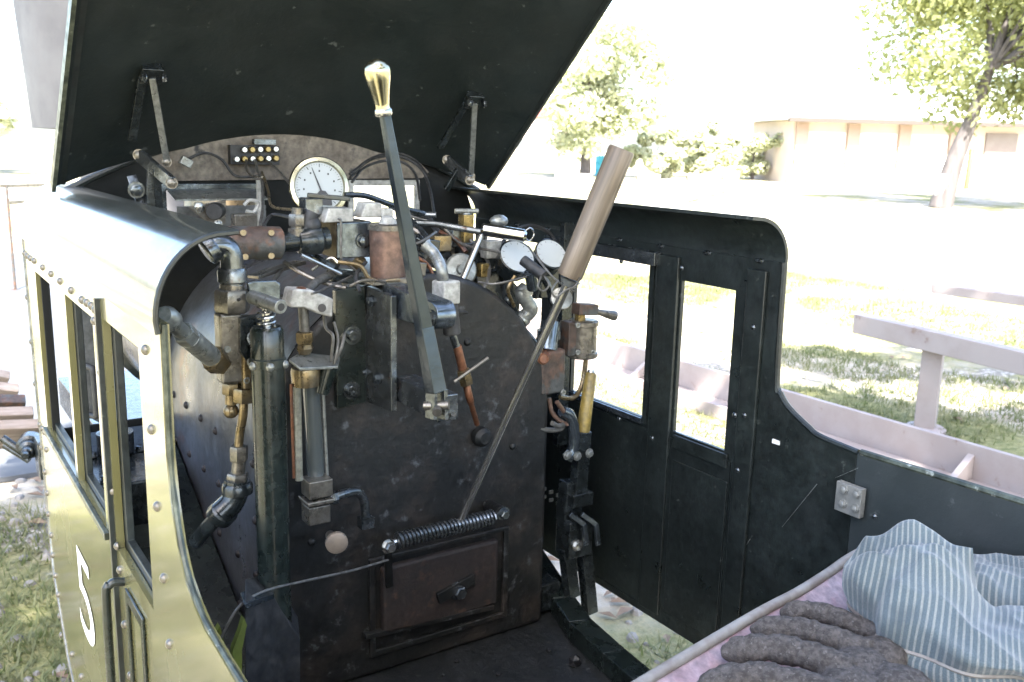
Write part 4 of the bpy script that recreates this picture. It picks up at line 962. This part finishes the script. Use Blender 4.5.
MB().bolt(at(577, 545, Y7-.02), V(0,-1,0), .008).build('pivot_bolt', 'steel', rev)
for q0, q1 in (((566, 548), (572, 596)), ((584, 550), (590, 612))):
    MB().bar(at(*q0, Y7), at(*q1, Y7-.01), 13*wv, 12*wv, V(1,0,0)).build('reverser_leg', 'cast_black', rev, bevel=.001)
m = MB()
for k in range(2):
    for j in range(3): m.box(at(544 + j*7, 489 + k*8 + j*3, 1.30), (.009, .003, .006))
build_each(m, 'vent_slot', 'zinc', rev)

# cable and box at the column's foot
MB().tube(curve([at(388, 560, 1.13), at(350, 571, 1.10), at(300, 582, 1.06), at(262, 592, 1.03), at(238, 608, 1.02), at(220, 640, 1.02)], 6), .0018, 6).build('pull_cable', 'lead_wire', loco)
bx = MB().prism([at(245, 603, 1.00), at(272, 594, 1.05), at(300, 640, 1.05), at(300, 760, 1.05), at(245, 760, 1.0)], V(.02, .06, 0)).build('brake_box', 'rubber', loco, bevel=.002)
MB().prism([at(244, 604, .998), at(274, 594, 1.045), at(274, 599, 1.045), at(247, 609, .998)], V(.005, .03, 0)).build('box_flange', 'blue_steel', bx, bevel=.001)
MB().prism([at(240, 632, 1.0), at(244, 618, 1.0), at(247, 625, 1.0), at(242, 650, 1.0), at(242, 720, 1.0), at(232, 720, 1.0), at(233, 650, 1.0)], V(0, .01, 0)).build('lime_edge', 'lime_paint', bx)
MB().prism([at(214, 636, 1.04), at(220, 626, 1.04), at(224, 640, 1.04), at(230, 690, 1.04), at(222, 690, 1.04)], V(0, .01, 0)).build('lime_edge', 'lime_paint', bx)

# ---- the engine ahead of the cab
bar_ = MB().lathe(V(.64, 1.728, rz(-.42)), V(0,1,0), [(0, .21), (.62, .21), (.63, .225), (1.18, .225), (1.19, .20)], 40).build('boiler', 'green_black', loco)
dome = MB().lathe(V(.64, 2.05, rz(-.24)), V(0,0,1), [(0, .12), (.05, .10), (.12, .10), (.16, .07), (.175, 0)], 24).build('steam_dome', 'old_brass', bar_)
sc = atx(64, 60, .62)
sy = 2.75; sx = .64
st = MB().lathe(V(sx, sy, rz(-.21)), V(0,0,1), [(0, .19), (.03, .185), (.218, .185), (.222, .292), (.235, .292), (.58, .316), (.62, .314), (.62, .27), (.5, .2)], 36).build('smokestack', 'stack_grey', loco)
MB().lathe(V(.64, 2.92, rz(-.42)), V(0,1,0), [(0, .205), (.03, .205), (.045, .18), (.05, .03), (.07, .02)], 32).build('smokebox_door', 'cast_black', bar_)
MB().box(V(.64, 2.4, rz(-.88)), (.36, 2.2, .10)).build('engine_frame', 'cast_black', loco, bevel=.004)
MB().box(V(.34, 2.15, rz(-.80)), (.13, .7, .02)).build('running_board', 'hatch_black', loco, bevel=.002)
MB().box(V(.94, 2.15, rz(-.80)), (.13, .7, .02)).build('running_board', 'hatch_black', loco, bevel=.002)
for y in (1.35, 2.1, 2.75):
    for x in (.40, .88):
        w_ = MB().lathe(V(x-.03, y, .2+.10), V(1,0,0), [(0, .03), (.005, .21), (.02, .22), (.03, .20), (.06, .20), (.061, .03)], 36).build('driving_wheel', 'cast_black', loco)
    MB().cyl(V(.4, y, .3), V(.88, y, .3), .03).build('axle', 'dark_steel', loco)
# cylinder end with rods, low at the left
p = at(28, 446, 3.2)
cyo = MB().lathe(p + V(.0,.10,0), V(-.25,-1,0), [(0, .04), (.05, .04), (.055, .03), (.08, .028), (.085, .018), (.12, .016), (.125, .011), (.15, .010)], 20).build('cylinder', 'cast_black', loco)
cyo.location += V(.03, .1, -.05)
build_each(MB().tube([at(-6, 433, 3.3), at(22, 452, 3.25)], .014, 10).tube([at(-4, 440, 3.3), at(22, 456, 3.25)], .012, 10), 'slide_bar', 'cast_black', cyo)
MB().box(at(40, 452, 3.15), (.06, .10, .13)).build('cylinder_block', 'cast_black', cyo, bevel=.01)
# pilot deck of planks, left front
for k, (a, b, mm) in enumerate((((-30, 376), (6, 384), 'plank'), ((-30, 392), (16, 397), 'plank'), ((-30, 408), (24, 408), 'rusty_iron'), ((-30, 422), (32, 420), 'plank'), ((-30, 436), (40, 433), 'plank'))):
    q0 = at(*a, 4.1 - .15*k); q1 = at(*b, 4.1 - .15*k)
    MB().bar(q0, q1, .045, .10, V(0,1,.6)).build('deck_plank', mm, loco, bevel=.004)

# ================================================================== SEAT, CAP, GLOVE
SZ = -.470
sp = [(.30, .30), (.44, .545), (.522, .562), (.614, .579), (.721, .598), (.794, .608), (.864, .622), (.915, .634), (.965, .640), (1.0, .632), (1.018, .612), (1.026, .56), (1.03, .49), (1.03, .12), (.30, .12)]
seat = thing('padded_seat', 'worn pink vinyl seat with pale piped rim beside the far cab side', 'seat', (.7, .4, 0))
ring = curve([V(x, y, rz(SZ)) for x, y in sp[1:14]], 5)
sc_ = V(.75, .33, rz(SZ))
rows = []
for k in range(9):
    t = 1 - k*.105
    dz = -.030*math.sin(min(1, k/3.2)*PI/2)
    rows.append([V(sc_.x + (p.x-sc_.x)*t, sc_.y + (p.y-sc_.y)*t, p.z + dz + .004*noise.noise(p*9 + V(k,0,0))) for p in ring])
MB().grid(rows).build('seat_pad', 'seat_vinyl', seat, angle=80)
MB().grid([[p + V(0,0,-.004) for p in ring], [p + V(0,-.01,-.05) for p in ring], [p + V(0,-.01,-.33) for p in ring]]).build('seat_side', 'black_paint', seat)
MB().tube(ring, .0058, 10).build('piping', 'piping', seat)

# glove: palm and four bent fingers plus the thumb, grown into one knitted skin
gb = MB()
GZ = SZ - .012
def gp(x, y, h): v = atz(x, y, GZ + h); return v
def finger(pts, r):
    q = curve([gp(*p) for p in pts], 14); n_ = len(q)
    rr = [r*(.62 if i == 0 else .86 if i == 1 else .97 + .06*math.sin(i*1.7)) for i in range(n_)]
    rr = [r_*(1 - .13*math.exp(-((i/n_ - .33)/.035)**2) - .11*math.exp(-((i/n_ - .6)/.035)**2)) for i, r_ in enumerate(rr)]
    gb.tube(q, rr, 14); gb.ball(q[0], r*.66); 
finger([(704,690,.012),(742,678,.017),(790,684,.022),(840,700,.02)], .0152)
finger([(730,652,.014),(768,648,.021),(808,655,.026),(850,672,.024)], .0143)
finger([(758,630,.014),(792,628,.022),(826,636,.026),(868,652,.022)], .0128)
finger([(786,613,.014),(812,611,.02),(838,618,.022),(880,636,.018)], .0110)
for x, y, r in ((850,690,.026),(862,670,.026),(880,655,.022),(900,690,.028)): gb.ball(gp(x, y, .016), r, 1.1, 1.1, .7, 3)
glove = gb.build('work_glove', 'wool', None, angle=180)
q = glove.modifiers.new('skin', 'REMESH'); q.mode = 'VOXEL'; q.voxel_size = .0022; q.use_smooth_shade = True
q = glove.modifiers.new('smooth', 'SMOOTH'); q.iterations = 5
tx_ = bpy.data.textures.new('knit', 'CLOUDS'); tx_.noise_scale = .012
q = glove.modifiers.new('lumps', 'DISPLACE'); q.texture = tx_; q.strength = .004; q.texture_coords = 'LOCAL'
tag(glove, 'dark grey knitted work glove, fingers showing beside the striped cap', 'glove')

# striped cap: band and floppy gathered crown
cap = thing('striped_cap', 'crumpled blue and white striped engineer cap lying on the pink seat', 'cap', atz(960, 660, SZ))
cc = V(.902, .462, rz(-.494))
def cap_pt(th, t):
    """th round the head, t from band bottom 0 .. band top .25 .. crown centre 1"""
    d = V(math.cos(th), math.sin(th), 0)
    rb = .120 + .010*math.cos(2*th + .6) + .008*max(0, math.cos(th - R(205)))
    lean = max(0, math.cos(th - R(140)))      # crown pulled up towards the front-left
    if t < .25:
        k = t/.25; rad = rb*(1 + .05*math.sin(k*PI)); h = .034*k
        g_ = .0012*math.sin(th*2 + 1)
        return cc + d*(rad + g_) + V(0,0,h)
    k = (t-.25)/.75
    bulge = 1.0 + .20*math.sin(min(1, k/.42)*PI)*(.8 - .75*lean)
    rad = rb*bulge*math.cos(min(1, k)*PI/2)**.62 if k < 1 else 0
    h = .034 + (.019 + .070*lean**1.6)*math.sin(k*PI/2)**.75
    fold = .013*math.sin(th*5 + k*3.1) * math.sin(k*PI)**1.1 + .006*math.sin(th*11 + 2*k)*math.exp(-((k-.08)/.12)**2)
    dth = (th - R(163) + PI) % (2*PI) - PI; dt2 = (th - R(140) + PI) % (2*PI) - PI
    fold += (-.020*math.exp(-(dth/.10)**2) + .009*math.exp(-(dt2/.16)**2))*math.sin(min(1, k*1.15)*PI)**.6
    p = cc + d*(rad + fold) + V(0, 0, h)
    n3 = noise.noise(p*16)*.010*min(1, k*4)
    n2 = noise.noise(p*34 + V(3,1,2))*.004*min(1, k*4) + (1 - abs(noise.noise(V(p.x*30, p.y*17, p.z*22)))*2.4)*.0055*min(1, k*3)
    crease = -.024*math.exp(-((p - cc - V(.005, -.005, .09)).dot(V(.62, .78, 0))/.016)**2)*min(1, k*2.2)
    return p + V(0, 0, n3 + n2 + crease) + V(-.5, .85, 0)*(.016*lean*math.sin(k*PI/2))
NT, NK = 168, 60
def cap_mesh(t0, t1, nk):
    bm = bmesh.new(); vs = []; st = []
    for j in range(nk+1):
        t = t0 + (t1-t0)*j/nk; row = []
        for i in range(NT):
            th = 2*PI*i/NT; row.append(bm.verts.new(cap_pt(th, t)))
        vs.append(row)
    for j in range(nk):
        for i in range(NT): bm.faces.new([vs[j][i], vs[j][(i+1) % NT], vs[j+1][(i+1) % NT], vs[j+1][i]])
    return bm, vs
def cap_build(name, t0, t1, nk, sf):
    bm, vs = cap_mesh(t0, t1, nk)
    bm.verts.ensure_lookup_table()
    vals = [sf(v.co) for v in bm.verts]
    b = MB(); b.bm.free(); b.bm = bm
    o = b.build(name, 'hickory_stripe', cap, angle=180)
    at_ = o.data.attributes.new('stripe', 'FLOAT', 'POINT')
    at_.data.foreach_set('value', vals)
    return o
PITCH = .0060
def s_band(p):
    d = p - cc; return (math.atan2(d.y, d.x)*.135 + d.z*.25)/PITCH
def s_crown(p):
    d = p - cc
    return (d.x*.48 - d.y*.88 + .10*d.z + .010*noise.noise(p*11))/PITCH
cap_build('cap_band', 0, .25, 8, s_band)
cap_build('cap_crown', .252, .999, NK, s_crown)
rim = [cap_pt(2*PI*i/96, .252) + V(0,0,-.001) for i in range(96)]
o = MB().tube(rim, .0022, 6, closed=True).build('cap_seam', 'piping', cap)

# ================================================================== SETTING
g = MB().grid([[V(x, y, 0) for x in (-300, -60, -20, -6, 0, 6, 20, 60, 300)] for y in (-300, -60, -20, -6, 0, 6, 20, 60, 300)]).build('ground', 'ground', None, keep=True)
struct(g)
pth = MB().prism([V(-.1, 4.0, .004), V(2.2, 4.0, .004), V(2.9, 9.0, .004), V(1.25, 11.8, .004), V(-.6, 11.8, .004)], V(0,0,.02)).build('concrete_path', 'concrete', None); struct(pth)

def scatter_mesh(name, n, gen, m, label=None):
    verts = []; faces = []
    for _ in range(n):
        for f in gen():
            b = len(verts); verts += f; faces.append(tuple(range(b, b+len(f))))
    me = bpy.data.meshes.new(name); me.from_pydata(verts, [], faces); me.materials.append(MATS[m])
    o = bpy.data.objects.new(name, me); COL.objects.link(o); return o
def patchy(x, y): return noise.noise(V(x*.8, y*.8, 3.3))
def blade_gen(x0, x1, y0, y1):
    def g_():
        for _ in range(12):
            x, y = random.uniform(x0, x1), random.uniform(y0, y1)
            if patchy(x, y) > -.08 and not (-.1 < x < 2.3 and 3.9 < y < 11.8) and not (3.45 < x < 3.8): break
        else: return []
        out = []
        for _ in range(5):
            bx_, by_ = x + random.gauss(0, .03), y + random.gauss(0, .03); a = random.uniform(0, 2*PI); h = random.uniform(.012, .05); w_ = random.uniform(.002, .0045)
            l = random.uniform(.01, .06); dx, dy = math.cos(a), math.sin(a)
            out.append([(bx_-dy*w_, by_+dx*w_, 0), (bx_+dy*w_, by_-dx*w_, 0), (bx_+dx*l, by_+dy*l, h)])
        return out
    return g_
gr = scatter_mesh('grass', 15000, blade_gen(1.3, 8.5, 1.0, 8.5), 'blade'); struct(gr, 'stuff')
gr2 = scatter_mesh('grass', 2400, blade_gen(-.6, 1.0, 1.7, 4.6), 'blade'); struct(gr2, 'stuff')
def litter():
    x, y = random.choice(((random.uniform(1.2, 8), random.uniform(1, 8)), (random.uniform(-.5, .8), random.uniform(2, 4.5)), (random.uniform(1.1, 3), random.uniform(1.2, 3))))
    a = random.uniform(0, 2*PI); s = random.uniform(.015, .045); z = .012
    d = V(math.cos(a), math.sin(a), 0)*s; e = V(-d.y, d.x, 0)*.45
    c_ = V(x, y, z)
    return [[tuple(c_-d), tuple(c_+e+V(0,0,s*.3)), tuple(c_+d), tuple(c_-e+V(0,0,s*.2))]]
struct(scatter_mesh('fallen_leaves', 420, litter, 'dead_leaf'), 'stuff')
def pebbles():
    x, y = random.choice(((random.uniform(1.1, 3.4), random.uniform(1.0, 4)), (random.uniform(-.5, .9), random.uniform(1.8, 4.2))))
    s = random.uniform(.008, .028); out = []
    top = (x, y, s*random.uniform(.5, .8)); k = random.randint(5, 7); a0 = random.random()*6
    ring_ = [(x + math.cos(a0 + 2*PI*i/k)*s*random.uniform(.7, 1.2), y + math.sin(a0 + 2*PI*i/k)*s*random.uniform(.7, 1.2), 0) for i in range(k)]
    mid = [(x + (p[0]-x)*.7, y + (p[1]-y)*.7, s*.5) for p in ring_]
    for i in range(k):
        out.append([ring_[i], ring_[(i+1) % k], mid[(i+1) % k], mid[i]]); out.append([mid[i], mid[(i+1) % k], top])
    return out
struct(scatter_mesh('gravel', 900, pebbles, 'pebble'), 'stuff')

# ---- long low steel channel beside the engine
ch = thing('steel_channel', 'long low pinkish steel channel with welded gussets lying beside the engine', 'steel channel', (3.62, 4, 0))
MB().box(V(3.71, 6.0, .085), (.03, 12.0, .17)).build('web', 'pink_steel', ch, bevel=.003)
MB().box(V(3.585, 6.0, .012), (.218, 12.0, .024)).build('flange', 'pink_steel', ch, bevel=.003)
MB().box(V(3.473, 6.0, .035), (.02, 12.0, .07)).build('lip', 'pink_steel', ch, bevel=.003)
for k in range(9):
    y = 2.02 + k*1.0
    MB().prism([V(3.694, y, .026), V(3.694, y, .13), V(3.54, y, .026)], V(0, .03, 0)).build('gusset', 'pink_steel', ch, bevel=.002)

# ---- raised rail barriers
def barrier(name_label, posts, beam_pts, bw, bh, zb):
    p0 = V(posts[0][0], posts[0][1], 0)
    t = thing('rail_barrier', name_label, 'rail barrier', p0, 'pinkish steel rail barriers beyond the engine')
    a, b = V(*beam_pts[0], zb), V(*beam_pts[1], zb)
    MB().bar(a, b, bh, bw, V(0,0,1)).build('beam', 'pink_steel', t, bevel=.004)
    for x, y in posts:
        po = MB().box(V(x, y, (zb-bh/2)/2), (.095, .095, zb-bh/2), Matrix.Rotation(.45, 3, 'Z')).build('post', 'pink_steel', t, bevel=.004)
        MB().lathe(V(x, y, 0), V(0,0,1), [(0, .10), (.012, .10), (.022, .085)], 20).build('base_ring', 'pink_steel', po)
    return t
barrier('nearer pinkish steel rail barrier on a square post with round foot', [(4.24, 2.59)], [tuple(atz(858, 323, -.878).xy), tuple(atz(1060, 371, -.878).xy)], .07, .10, rz(-.878))
q_ = atz(1085, 309, -.85)
barrier('farther pinkish steel rail barrier with only its beam above the grass', [tuple(q_.xy)], [tuple(atz(934, 288, -.85).xy), tuple(atz(1110, 312, -.85).xy)], .08, .06, rz(-.85))

# ---- building with garage doors
A, B = V(32.46, 27.25, 0), V(41.3, 22.15, 0)
du = (B-A).normalized(); dn = V(du.y, -du.x, 0)
if dn.dot(EYE - A) < 0: dn = -dn
bld = thing('garage_building', 'long pale garage building with white roll-up doors and low roof', 'building', A)
EV = 2.62
def bp(s, out, z): return A + du*s + dn*out + V(0,0,z)
Mb = Matrix((du, -dn, V(0,0,1))).transposed()
def bbox(s0, s1, o0, o1, z0, z1): return bp((s0+s1)/2, (o0+o1)/2, (z0+z1)/2), (s1-s0, abs(o1-o0), z1-z0), Mb
MB().box(*bbox(0, 24, -5.6, -.2, 0, EV)).build('wall', 'siding', bld)
rf = MB().prism([bp(-.5, .6, EV+.02), bp(-.5, -3.0, EV+1.05), bp(-.5, -6.0, EV+.02)], du*25).build('roof', 'roof_metal', bld)
MB().box(*bbox(-.5, 24.5, .55, .72, EV-.08, EV+.1)).build('fascia', 'trim_dark', rf)
s_ = .25
for k in range(3):
    MB().box(*bbox(s_ + .45, s_ + 2.05, -.2, -.14, 0, 2.15)).build('garage_door', 'door_white', bld)
    s_ += 2.25
for k, s0 in enumerate((.12, 2.37, 4.62, 6.87)):
    pr = MB().box(*bbox(s0, s0+.5, -.2, -.02, 0, 2.55)).build('pier', 'pier', bld)
    MB().box(*bbox(s0-.02, s0+.52, -.2, 0, .85, 1.05)).build('band', 'band', pr)
MB().box(*bbox(8.5, 9.9, -.2, -.1, 0, 2.3)).build('dark_doorway', 'dark_door', bld)  # flat darker panel on the wall face, no opening cut
for s0 in (10.6, 14.2): MB().box(*bbox(s0, s0+2.6, -.2, -.13, 0, 2.15)).build('garage_door', 'door_white', bld)

# ---- trees
def leaves(bm_list, clumps, n, size_, flat=.5):
    V_, F_ = bm_list
    tot = sum(c[1]**2 for c in clumps)
    for c, r in clumps:
        k = int(n*r*r/tot)
        for _ in range(k):
            d = V(random.gauss(0,1), random.gauss(0,1), random.gauss(0,1)).normalized()
            p = c + V(d.x, d.y, d.z*.8)*r*(random.random()**.45)
            nrm = (d + V(random.gauss(0,.6), random.gauss(0,.6), random.gauss(0,.6) + .5)).normalized()
            u, v, _x = frame(nrm); s = size_*random.uniform(.6, 1.3); a = random.uniform(0, 2*PI)
            e1 = (u*math.cos(a) + v*math.sin(a))*s; e2 = (v*math.cos(a) - u*math.sin(a))*s*.5
            b = len(V_); V_ += [tuple(p-e1), tuple(p-e2), tuple(p+e1), tuple(p+e2)]; F_.append((b, b+1, b+2, b+3))
def tree(name, label, base, h, crown_c, crown_r, n, leaf, lm, nclump=26, group=None, trunk_r=.18, lean=V(0,0,0), trunk_m='bark', shape=(1,1,.8), off=V(0,0,0)):
    t = thing(name, label, 'bush' if name == 'bush' else 'tree', base, group)
    top = base + crown_c
    tp = curve([base, base + V(0,0,h*.35) + lean*.4, base + V(0,0,h*.7) + lean, top], 5)
    tk_ = MB().tube(tp, [trunk_r*(1.15 - .85*i/(len(tp)-1)) for i in range(len(tp))], 12)
    cl = []
    for _ in range(nclump):
        d = V(random.gauss(0,1), random.gauss(0,1), random.gauss(0,1)).normalized()*(random.random()**.4)
        c_ = top + off + V(d.x*crown_r*shape[0], d.y*crown_r*shape[1], d.z*crown_r*shape[2]); r = crown_r*random.uniform(.18, .36)
        cl.append((c_, r))
        if len(cl) % 3 == 0: tk_.tube(curve([tp[-4], tp[-2].lerp(c_, .4) + V(0,0,.1), c_], 4), [trunk_r*x for x in (.22, .2, .17, .14, .11, .09, .07, .05, .03)], 6)
    tk_.build('trunk', trunk_m, t)
    vf = ([], []); leaves(vf, cl, n, leaf)
    me = bpy.data.meshes.new('crown'); me.from_pydata([tuple(Vector(p) - base) for p in vf[0]], [], vf[1]); me.materials.append(MATS[lm])
    o = bpy.data.objects.new('crown', me); COL.objects.link(o); o.parent = t
    return t
tb_ = V(22.7, 14.15, 0)
tr = tree('shade_tree', 'leafy tree with leaning whitewashed trunk in front of the garages', tb_, 3.6, V(1.0, -.67, 5.0), 3.9, 26000, .105, 'leaf_lit', 60, trunk_r=.25, lean=V(.5, -.335, 0), shape=(1.1, 1.1, .66), off=V(1.1, -.8, -.1))
MB().tube([tb_ + V(0,0,.0), tb_ + V(.05,-.04,.85)], [.245, .225], 14).build('painted_base', 'trunk_white', tr)
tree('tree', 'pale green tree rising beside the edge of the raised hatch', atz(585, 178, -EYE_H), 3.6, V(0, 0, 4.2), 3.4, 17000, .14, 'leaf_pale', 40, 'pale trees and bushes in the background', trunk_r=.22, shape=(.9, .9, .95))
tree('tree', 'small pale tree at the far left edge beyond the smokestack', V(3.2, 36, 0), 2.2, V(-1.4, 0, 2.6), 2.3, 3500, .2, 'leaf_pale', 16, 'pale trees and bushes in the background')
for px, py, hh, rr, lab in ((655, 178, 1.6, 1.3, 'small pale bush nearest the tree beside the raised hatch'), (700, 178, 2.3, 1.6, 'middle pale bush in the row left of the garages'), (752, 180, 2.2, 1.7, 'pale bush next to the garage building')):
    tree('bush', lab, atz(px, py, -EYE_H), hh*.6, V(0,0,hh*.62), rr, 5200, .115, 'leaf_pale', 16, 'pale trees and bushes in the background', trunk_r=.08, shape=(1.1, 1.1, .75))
# unseen tree behind the viewer, crown clumps added to shade and block sky light
random.seed(11)
SB = V(-3.2, -5.6, 0)
sh = thing('shade_tree', 'unseen broad tree behind the viewer, crown shaped to shade the engine', 'tree', SB)
cr = []
for (c0, r0, n0) in ((V(-1.62, -3.0, 6.6), 1.35, 32), (V(1.9, -1.9, 6.7), 2.0, 24), (V(-.2, -3.6, 7.4), 1.3, 8), (V(-1.2, -.46, 6.6), .8, 8), (V(-2.45, -1.5, 6.6), .7, 6), (V(1.2, -3.6, 3.6), 1.9, 22), (V(3.4, -3.2, 4.2), 1.7, 14), (V(-1.4, -4.4, 4.0), 1.5, 12)):
    for _ in range(n0):
        d = V(random.gauss(0,1), random.gauss(0,1), random.gauss(0,1)).normalized()*(random.random()**.5)
        cr.append((c0 + V(d.x*r0, d.y*r0*.9, d.z*r0*.35), random.uniform(.35, .62)))
tk_ = MB().tube(curve([SB, SB + V(.1,.2,2), SB + V(.6,1.2,4.2), V(-1.6,-3.2,6.2)], 6), [.3 - .011*i for i in range(19)], 14)
tk_.tube(curve([SB + V(.6,1.2,4.2), V(-.8,-3.4,5.9), V(1.4,-2.2,6.5)], 6), [.15 - .009*i for i in range(13)], 10)
for c0, r0 in cr[::5]: tk_.tube(curve([V(-1.9,-3.7,5.6), (c0 + V(-1.9,-3.7,5.6))/2 + V(0,0,.2), c0], 4), [.06 - .006*i for i in range(9)], 6)
tk_.build('trunk', 'bark', sh)
vf = ([], [])
leaves(vf, cr[:32], 12500, .11); leaves(vf, cr[32:56], 4200, .12); leaves(vf, cr[56:64], 1500, .12); leaves(vf, cr[64:72], 2600, .11); leaves(vf, cr[72:78], 350, .11); leaves(vf, cr[78:], 9000, .13)
me = bpy.data.meshes.new('crown'); me.from_pydata([tuple(Vector(p) - SB) for p in vf[0]], [], vf[1]); me.materials.append(MATS['leaf_lit'])
o = bpy.data.objects.new('crown', me); COL.objects.link(o); o.parent = sh

# ---- small things in the distance
hb_ = atz(552, 168, -EYE_H); hv = (hb_ - EYE); hv.z = 0; hv.normalize(); hs_ = V(hv.y, -hv.x, 0)
hs0 = thing('small_house', 'small pale house with a red roof half hidden by the raised hatch', 'house', hb_)
Mh = Matrix((hs_, hv, V(0,0,1))).transposed()
MB().box(hb_ + V(0,0,1.5), (3.4, 3.4, 3.0), Mh).build('wall', 'siding', hs0)
MB().prism([hb_ + hs_*-2 - hv*1.9 + V(0,0,2.9), hb_ + hs_*2 - hv*1.9 + V(0,0,2.9), hb_ + hs_*.9 + V(0,0,4.4) - hv*.3, hb_ - hs_*.9 + V(0,0,4.4) - hv*.3], hv*2.2).build('roof', 'red_roof', hs0)
MB().box(hb_ - hv*1.71 + hs_*.5 + V(0,0,1.0), (.8, .05, 2.0), Mh).build('door', 'dark_door', hs0)
pb_ = atz(966, 189, -EYE_H)
tag(MB().lathe(pb_, V(.06,0,1), [(0, .10), (1.55, .10), (1.6, .07)], 12).build('orange_post', 'orange_post', None), 'tall orange brown post standing behind the leaning tree trunk', 'post')
bb = atz(601, 176, -EYE_H)
tag(MB().lathe(bb, V(0,0,1), [(0, .26), (.02, .28), (.3, .29), (.32, .30), (.34, .29), (.62, .29), (.64, .30), (.66, .29), (.9, .28), (.92, .24)], 20).build('barrel', 'blue_plastic', None), 'blue plastic barrel standing in the distance near the wooden grip', 'barrel')
for i, (px, w_, lab) in enumerate(((566, .9, 'low stone block at the left end of the distant edging, near the hatch'), (583, .7, 'low stone block second in the distant edging, left of the wooden grip'), (648, 1.0, 'low stone block right of the wooden grip in the distance'), (700, 1.2, 'longest low stone block below the middle bush'), (730, .7, 'low stone block at the right end of the distant edging'))):
    q = atz(px, 180, -EYE_H)
    m = MB().box(q + V(0,0,.12), (w_, .4, .26), Matrix.Rotation(-.5, 3, 'Z'))
    tag(m.build('stone_block', 'stone', None, bevel=.05), lab, 'stone', 'stone edging blocks in the distance')
MB_ = MB().tube([atz(686, 203, -EYE_H) + V(0,0,.05), atz(740, 188, -EYE_H) + V(0,0,.05)], .045, 8).build('pipe', 'pink_steel', None)
tag(MB_, 'thin grey pipe lying on the bright ground left of the garages', 'pipe')
# wire stand beyond the engine, left
wsb = at(13, 262, 9.0); wsb.z = 0
ws = thing('metal_stand', 'thin dark metal stand with shelf rail at the left edge', 'stand', wsb)
zt_ = at(11, 186, 9.0).z
m = MB().tube([wsb, V(wsb.x, wsb.y, zt_)], .012, 8).tube([wsb + V(.75,.3,0), V(wsb.x+.75, wsb.y+.3, zt_)], .012, 8)
build_each(m, 'leg', 'rusty_iron', ws)
MB().bar(V(wsb.x-.05, wsb.y, zt_), V(wsb.x+.9, wsb.y+.35, zt_), .03, .03).bar(V(wsb.x, wsb.y, zt_-.14), V(wsb.x+.8, wsb.y+.3, zt_-.10), .03, .03).build('top_rail', 'gunmetal', ws)
MB().lathe(wsb, V(0,0,1), [(0,.06),(.02,.06),(.03,.03)], 12).build('foot', 'rusty_iron', ws)

# ================================================================== CAMERA AND LIGHT
cam = bpy.data.cameras.new('camera'); co = bpy.data.objects.new('camera', cam); COL.objects.link(co)
M4 = Matrix((RT, UP, -FW)).transposed().to_4x4(); M4.translation = EYE
co.matrix_world = M4
cam.sensor_width = 36; cam.sensor_fit = 'HORIZONTAL'; cam.lens = F_PX/1024*36
cam.clip_start = .02; cam.clip_end = 1000
cam.dof.use_dof = True; cam.dof.focus_distance = 1.2; cam.dof.aperture_fstop = 13
scene.camera = co

SUN_EL = 52
sdir = V(-.50, -.86, 0).normalized()*math.cos(R(SUN_EL)) + V(0,0,math.sin(R(SUN_EL)))
sun = bpy.data.lights.new('sun', 'SUN'); sun.energy = 4.6; sun.angle = R(.5); sun.color = (1, .95, .87)
so = bpy.data.objects.new('sun', sun); COL.objects.link(so); so.rotation_euler = (-sdir).to_track_quat('-Z', 'Y').to_euler()
w = bpy.data.worlds.new('World'); scene.world = w; w.use_nodes = True
nt = w.node_tree; bg = nt.nodes['Background']
sky = nt.nodes.new('ShaderNodeTexSky'); sky.sky_type = 'NISHITA'; sky.sun_disc = False
sky.sun_elevation = R(SUN_EL); sky.sun_rotation = math.atan2(sdir.x, sdir.y); sky.dust_density = 2.5; sky.ozone_density = 1.0
nt.links.new(sky.outputs[0], bg.inputs[0]); bg.inputs[1].default_value = .13
vs_ = scene.view_settings; vs_.view_transform = 'Standard'; vs_.look = 'None'; vs_.gamma = 1; vs_.use_curve_mapping = False
vs_.exposure = 3.15

for o in bpy.data.objects:
    if '_w' in o: del o['_w']
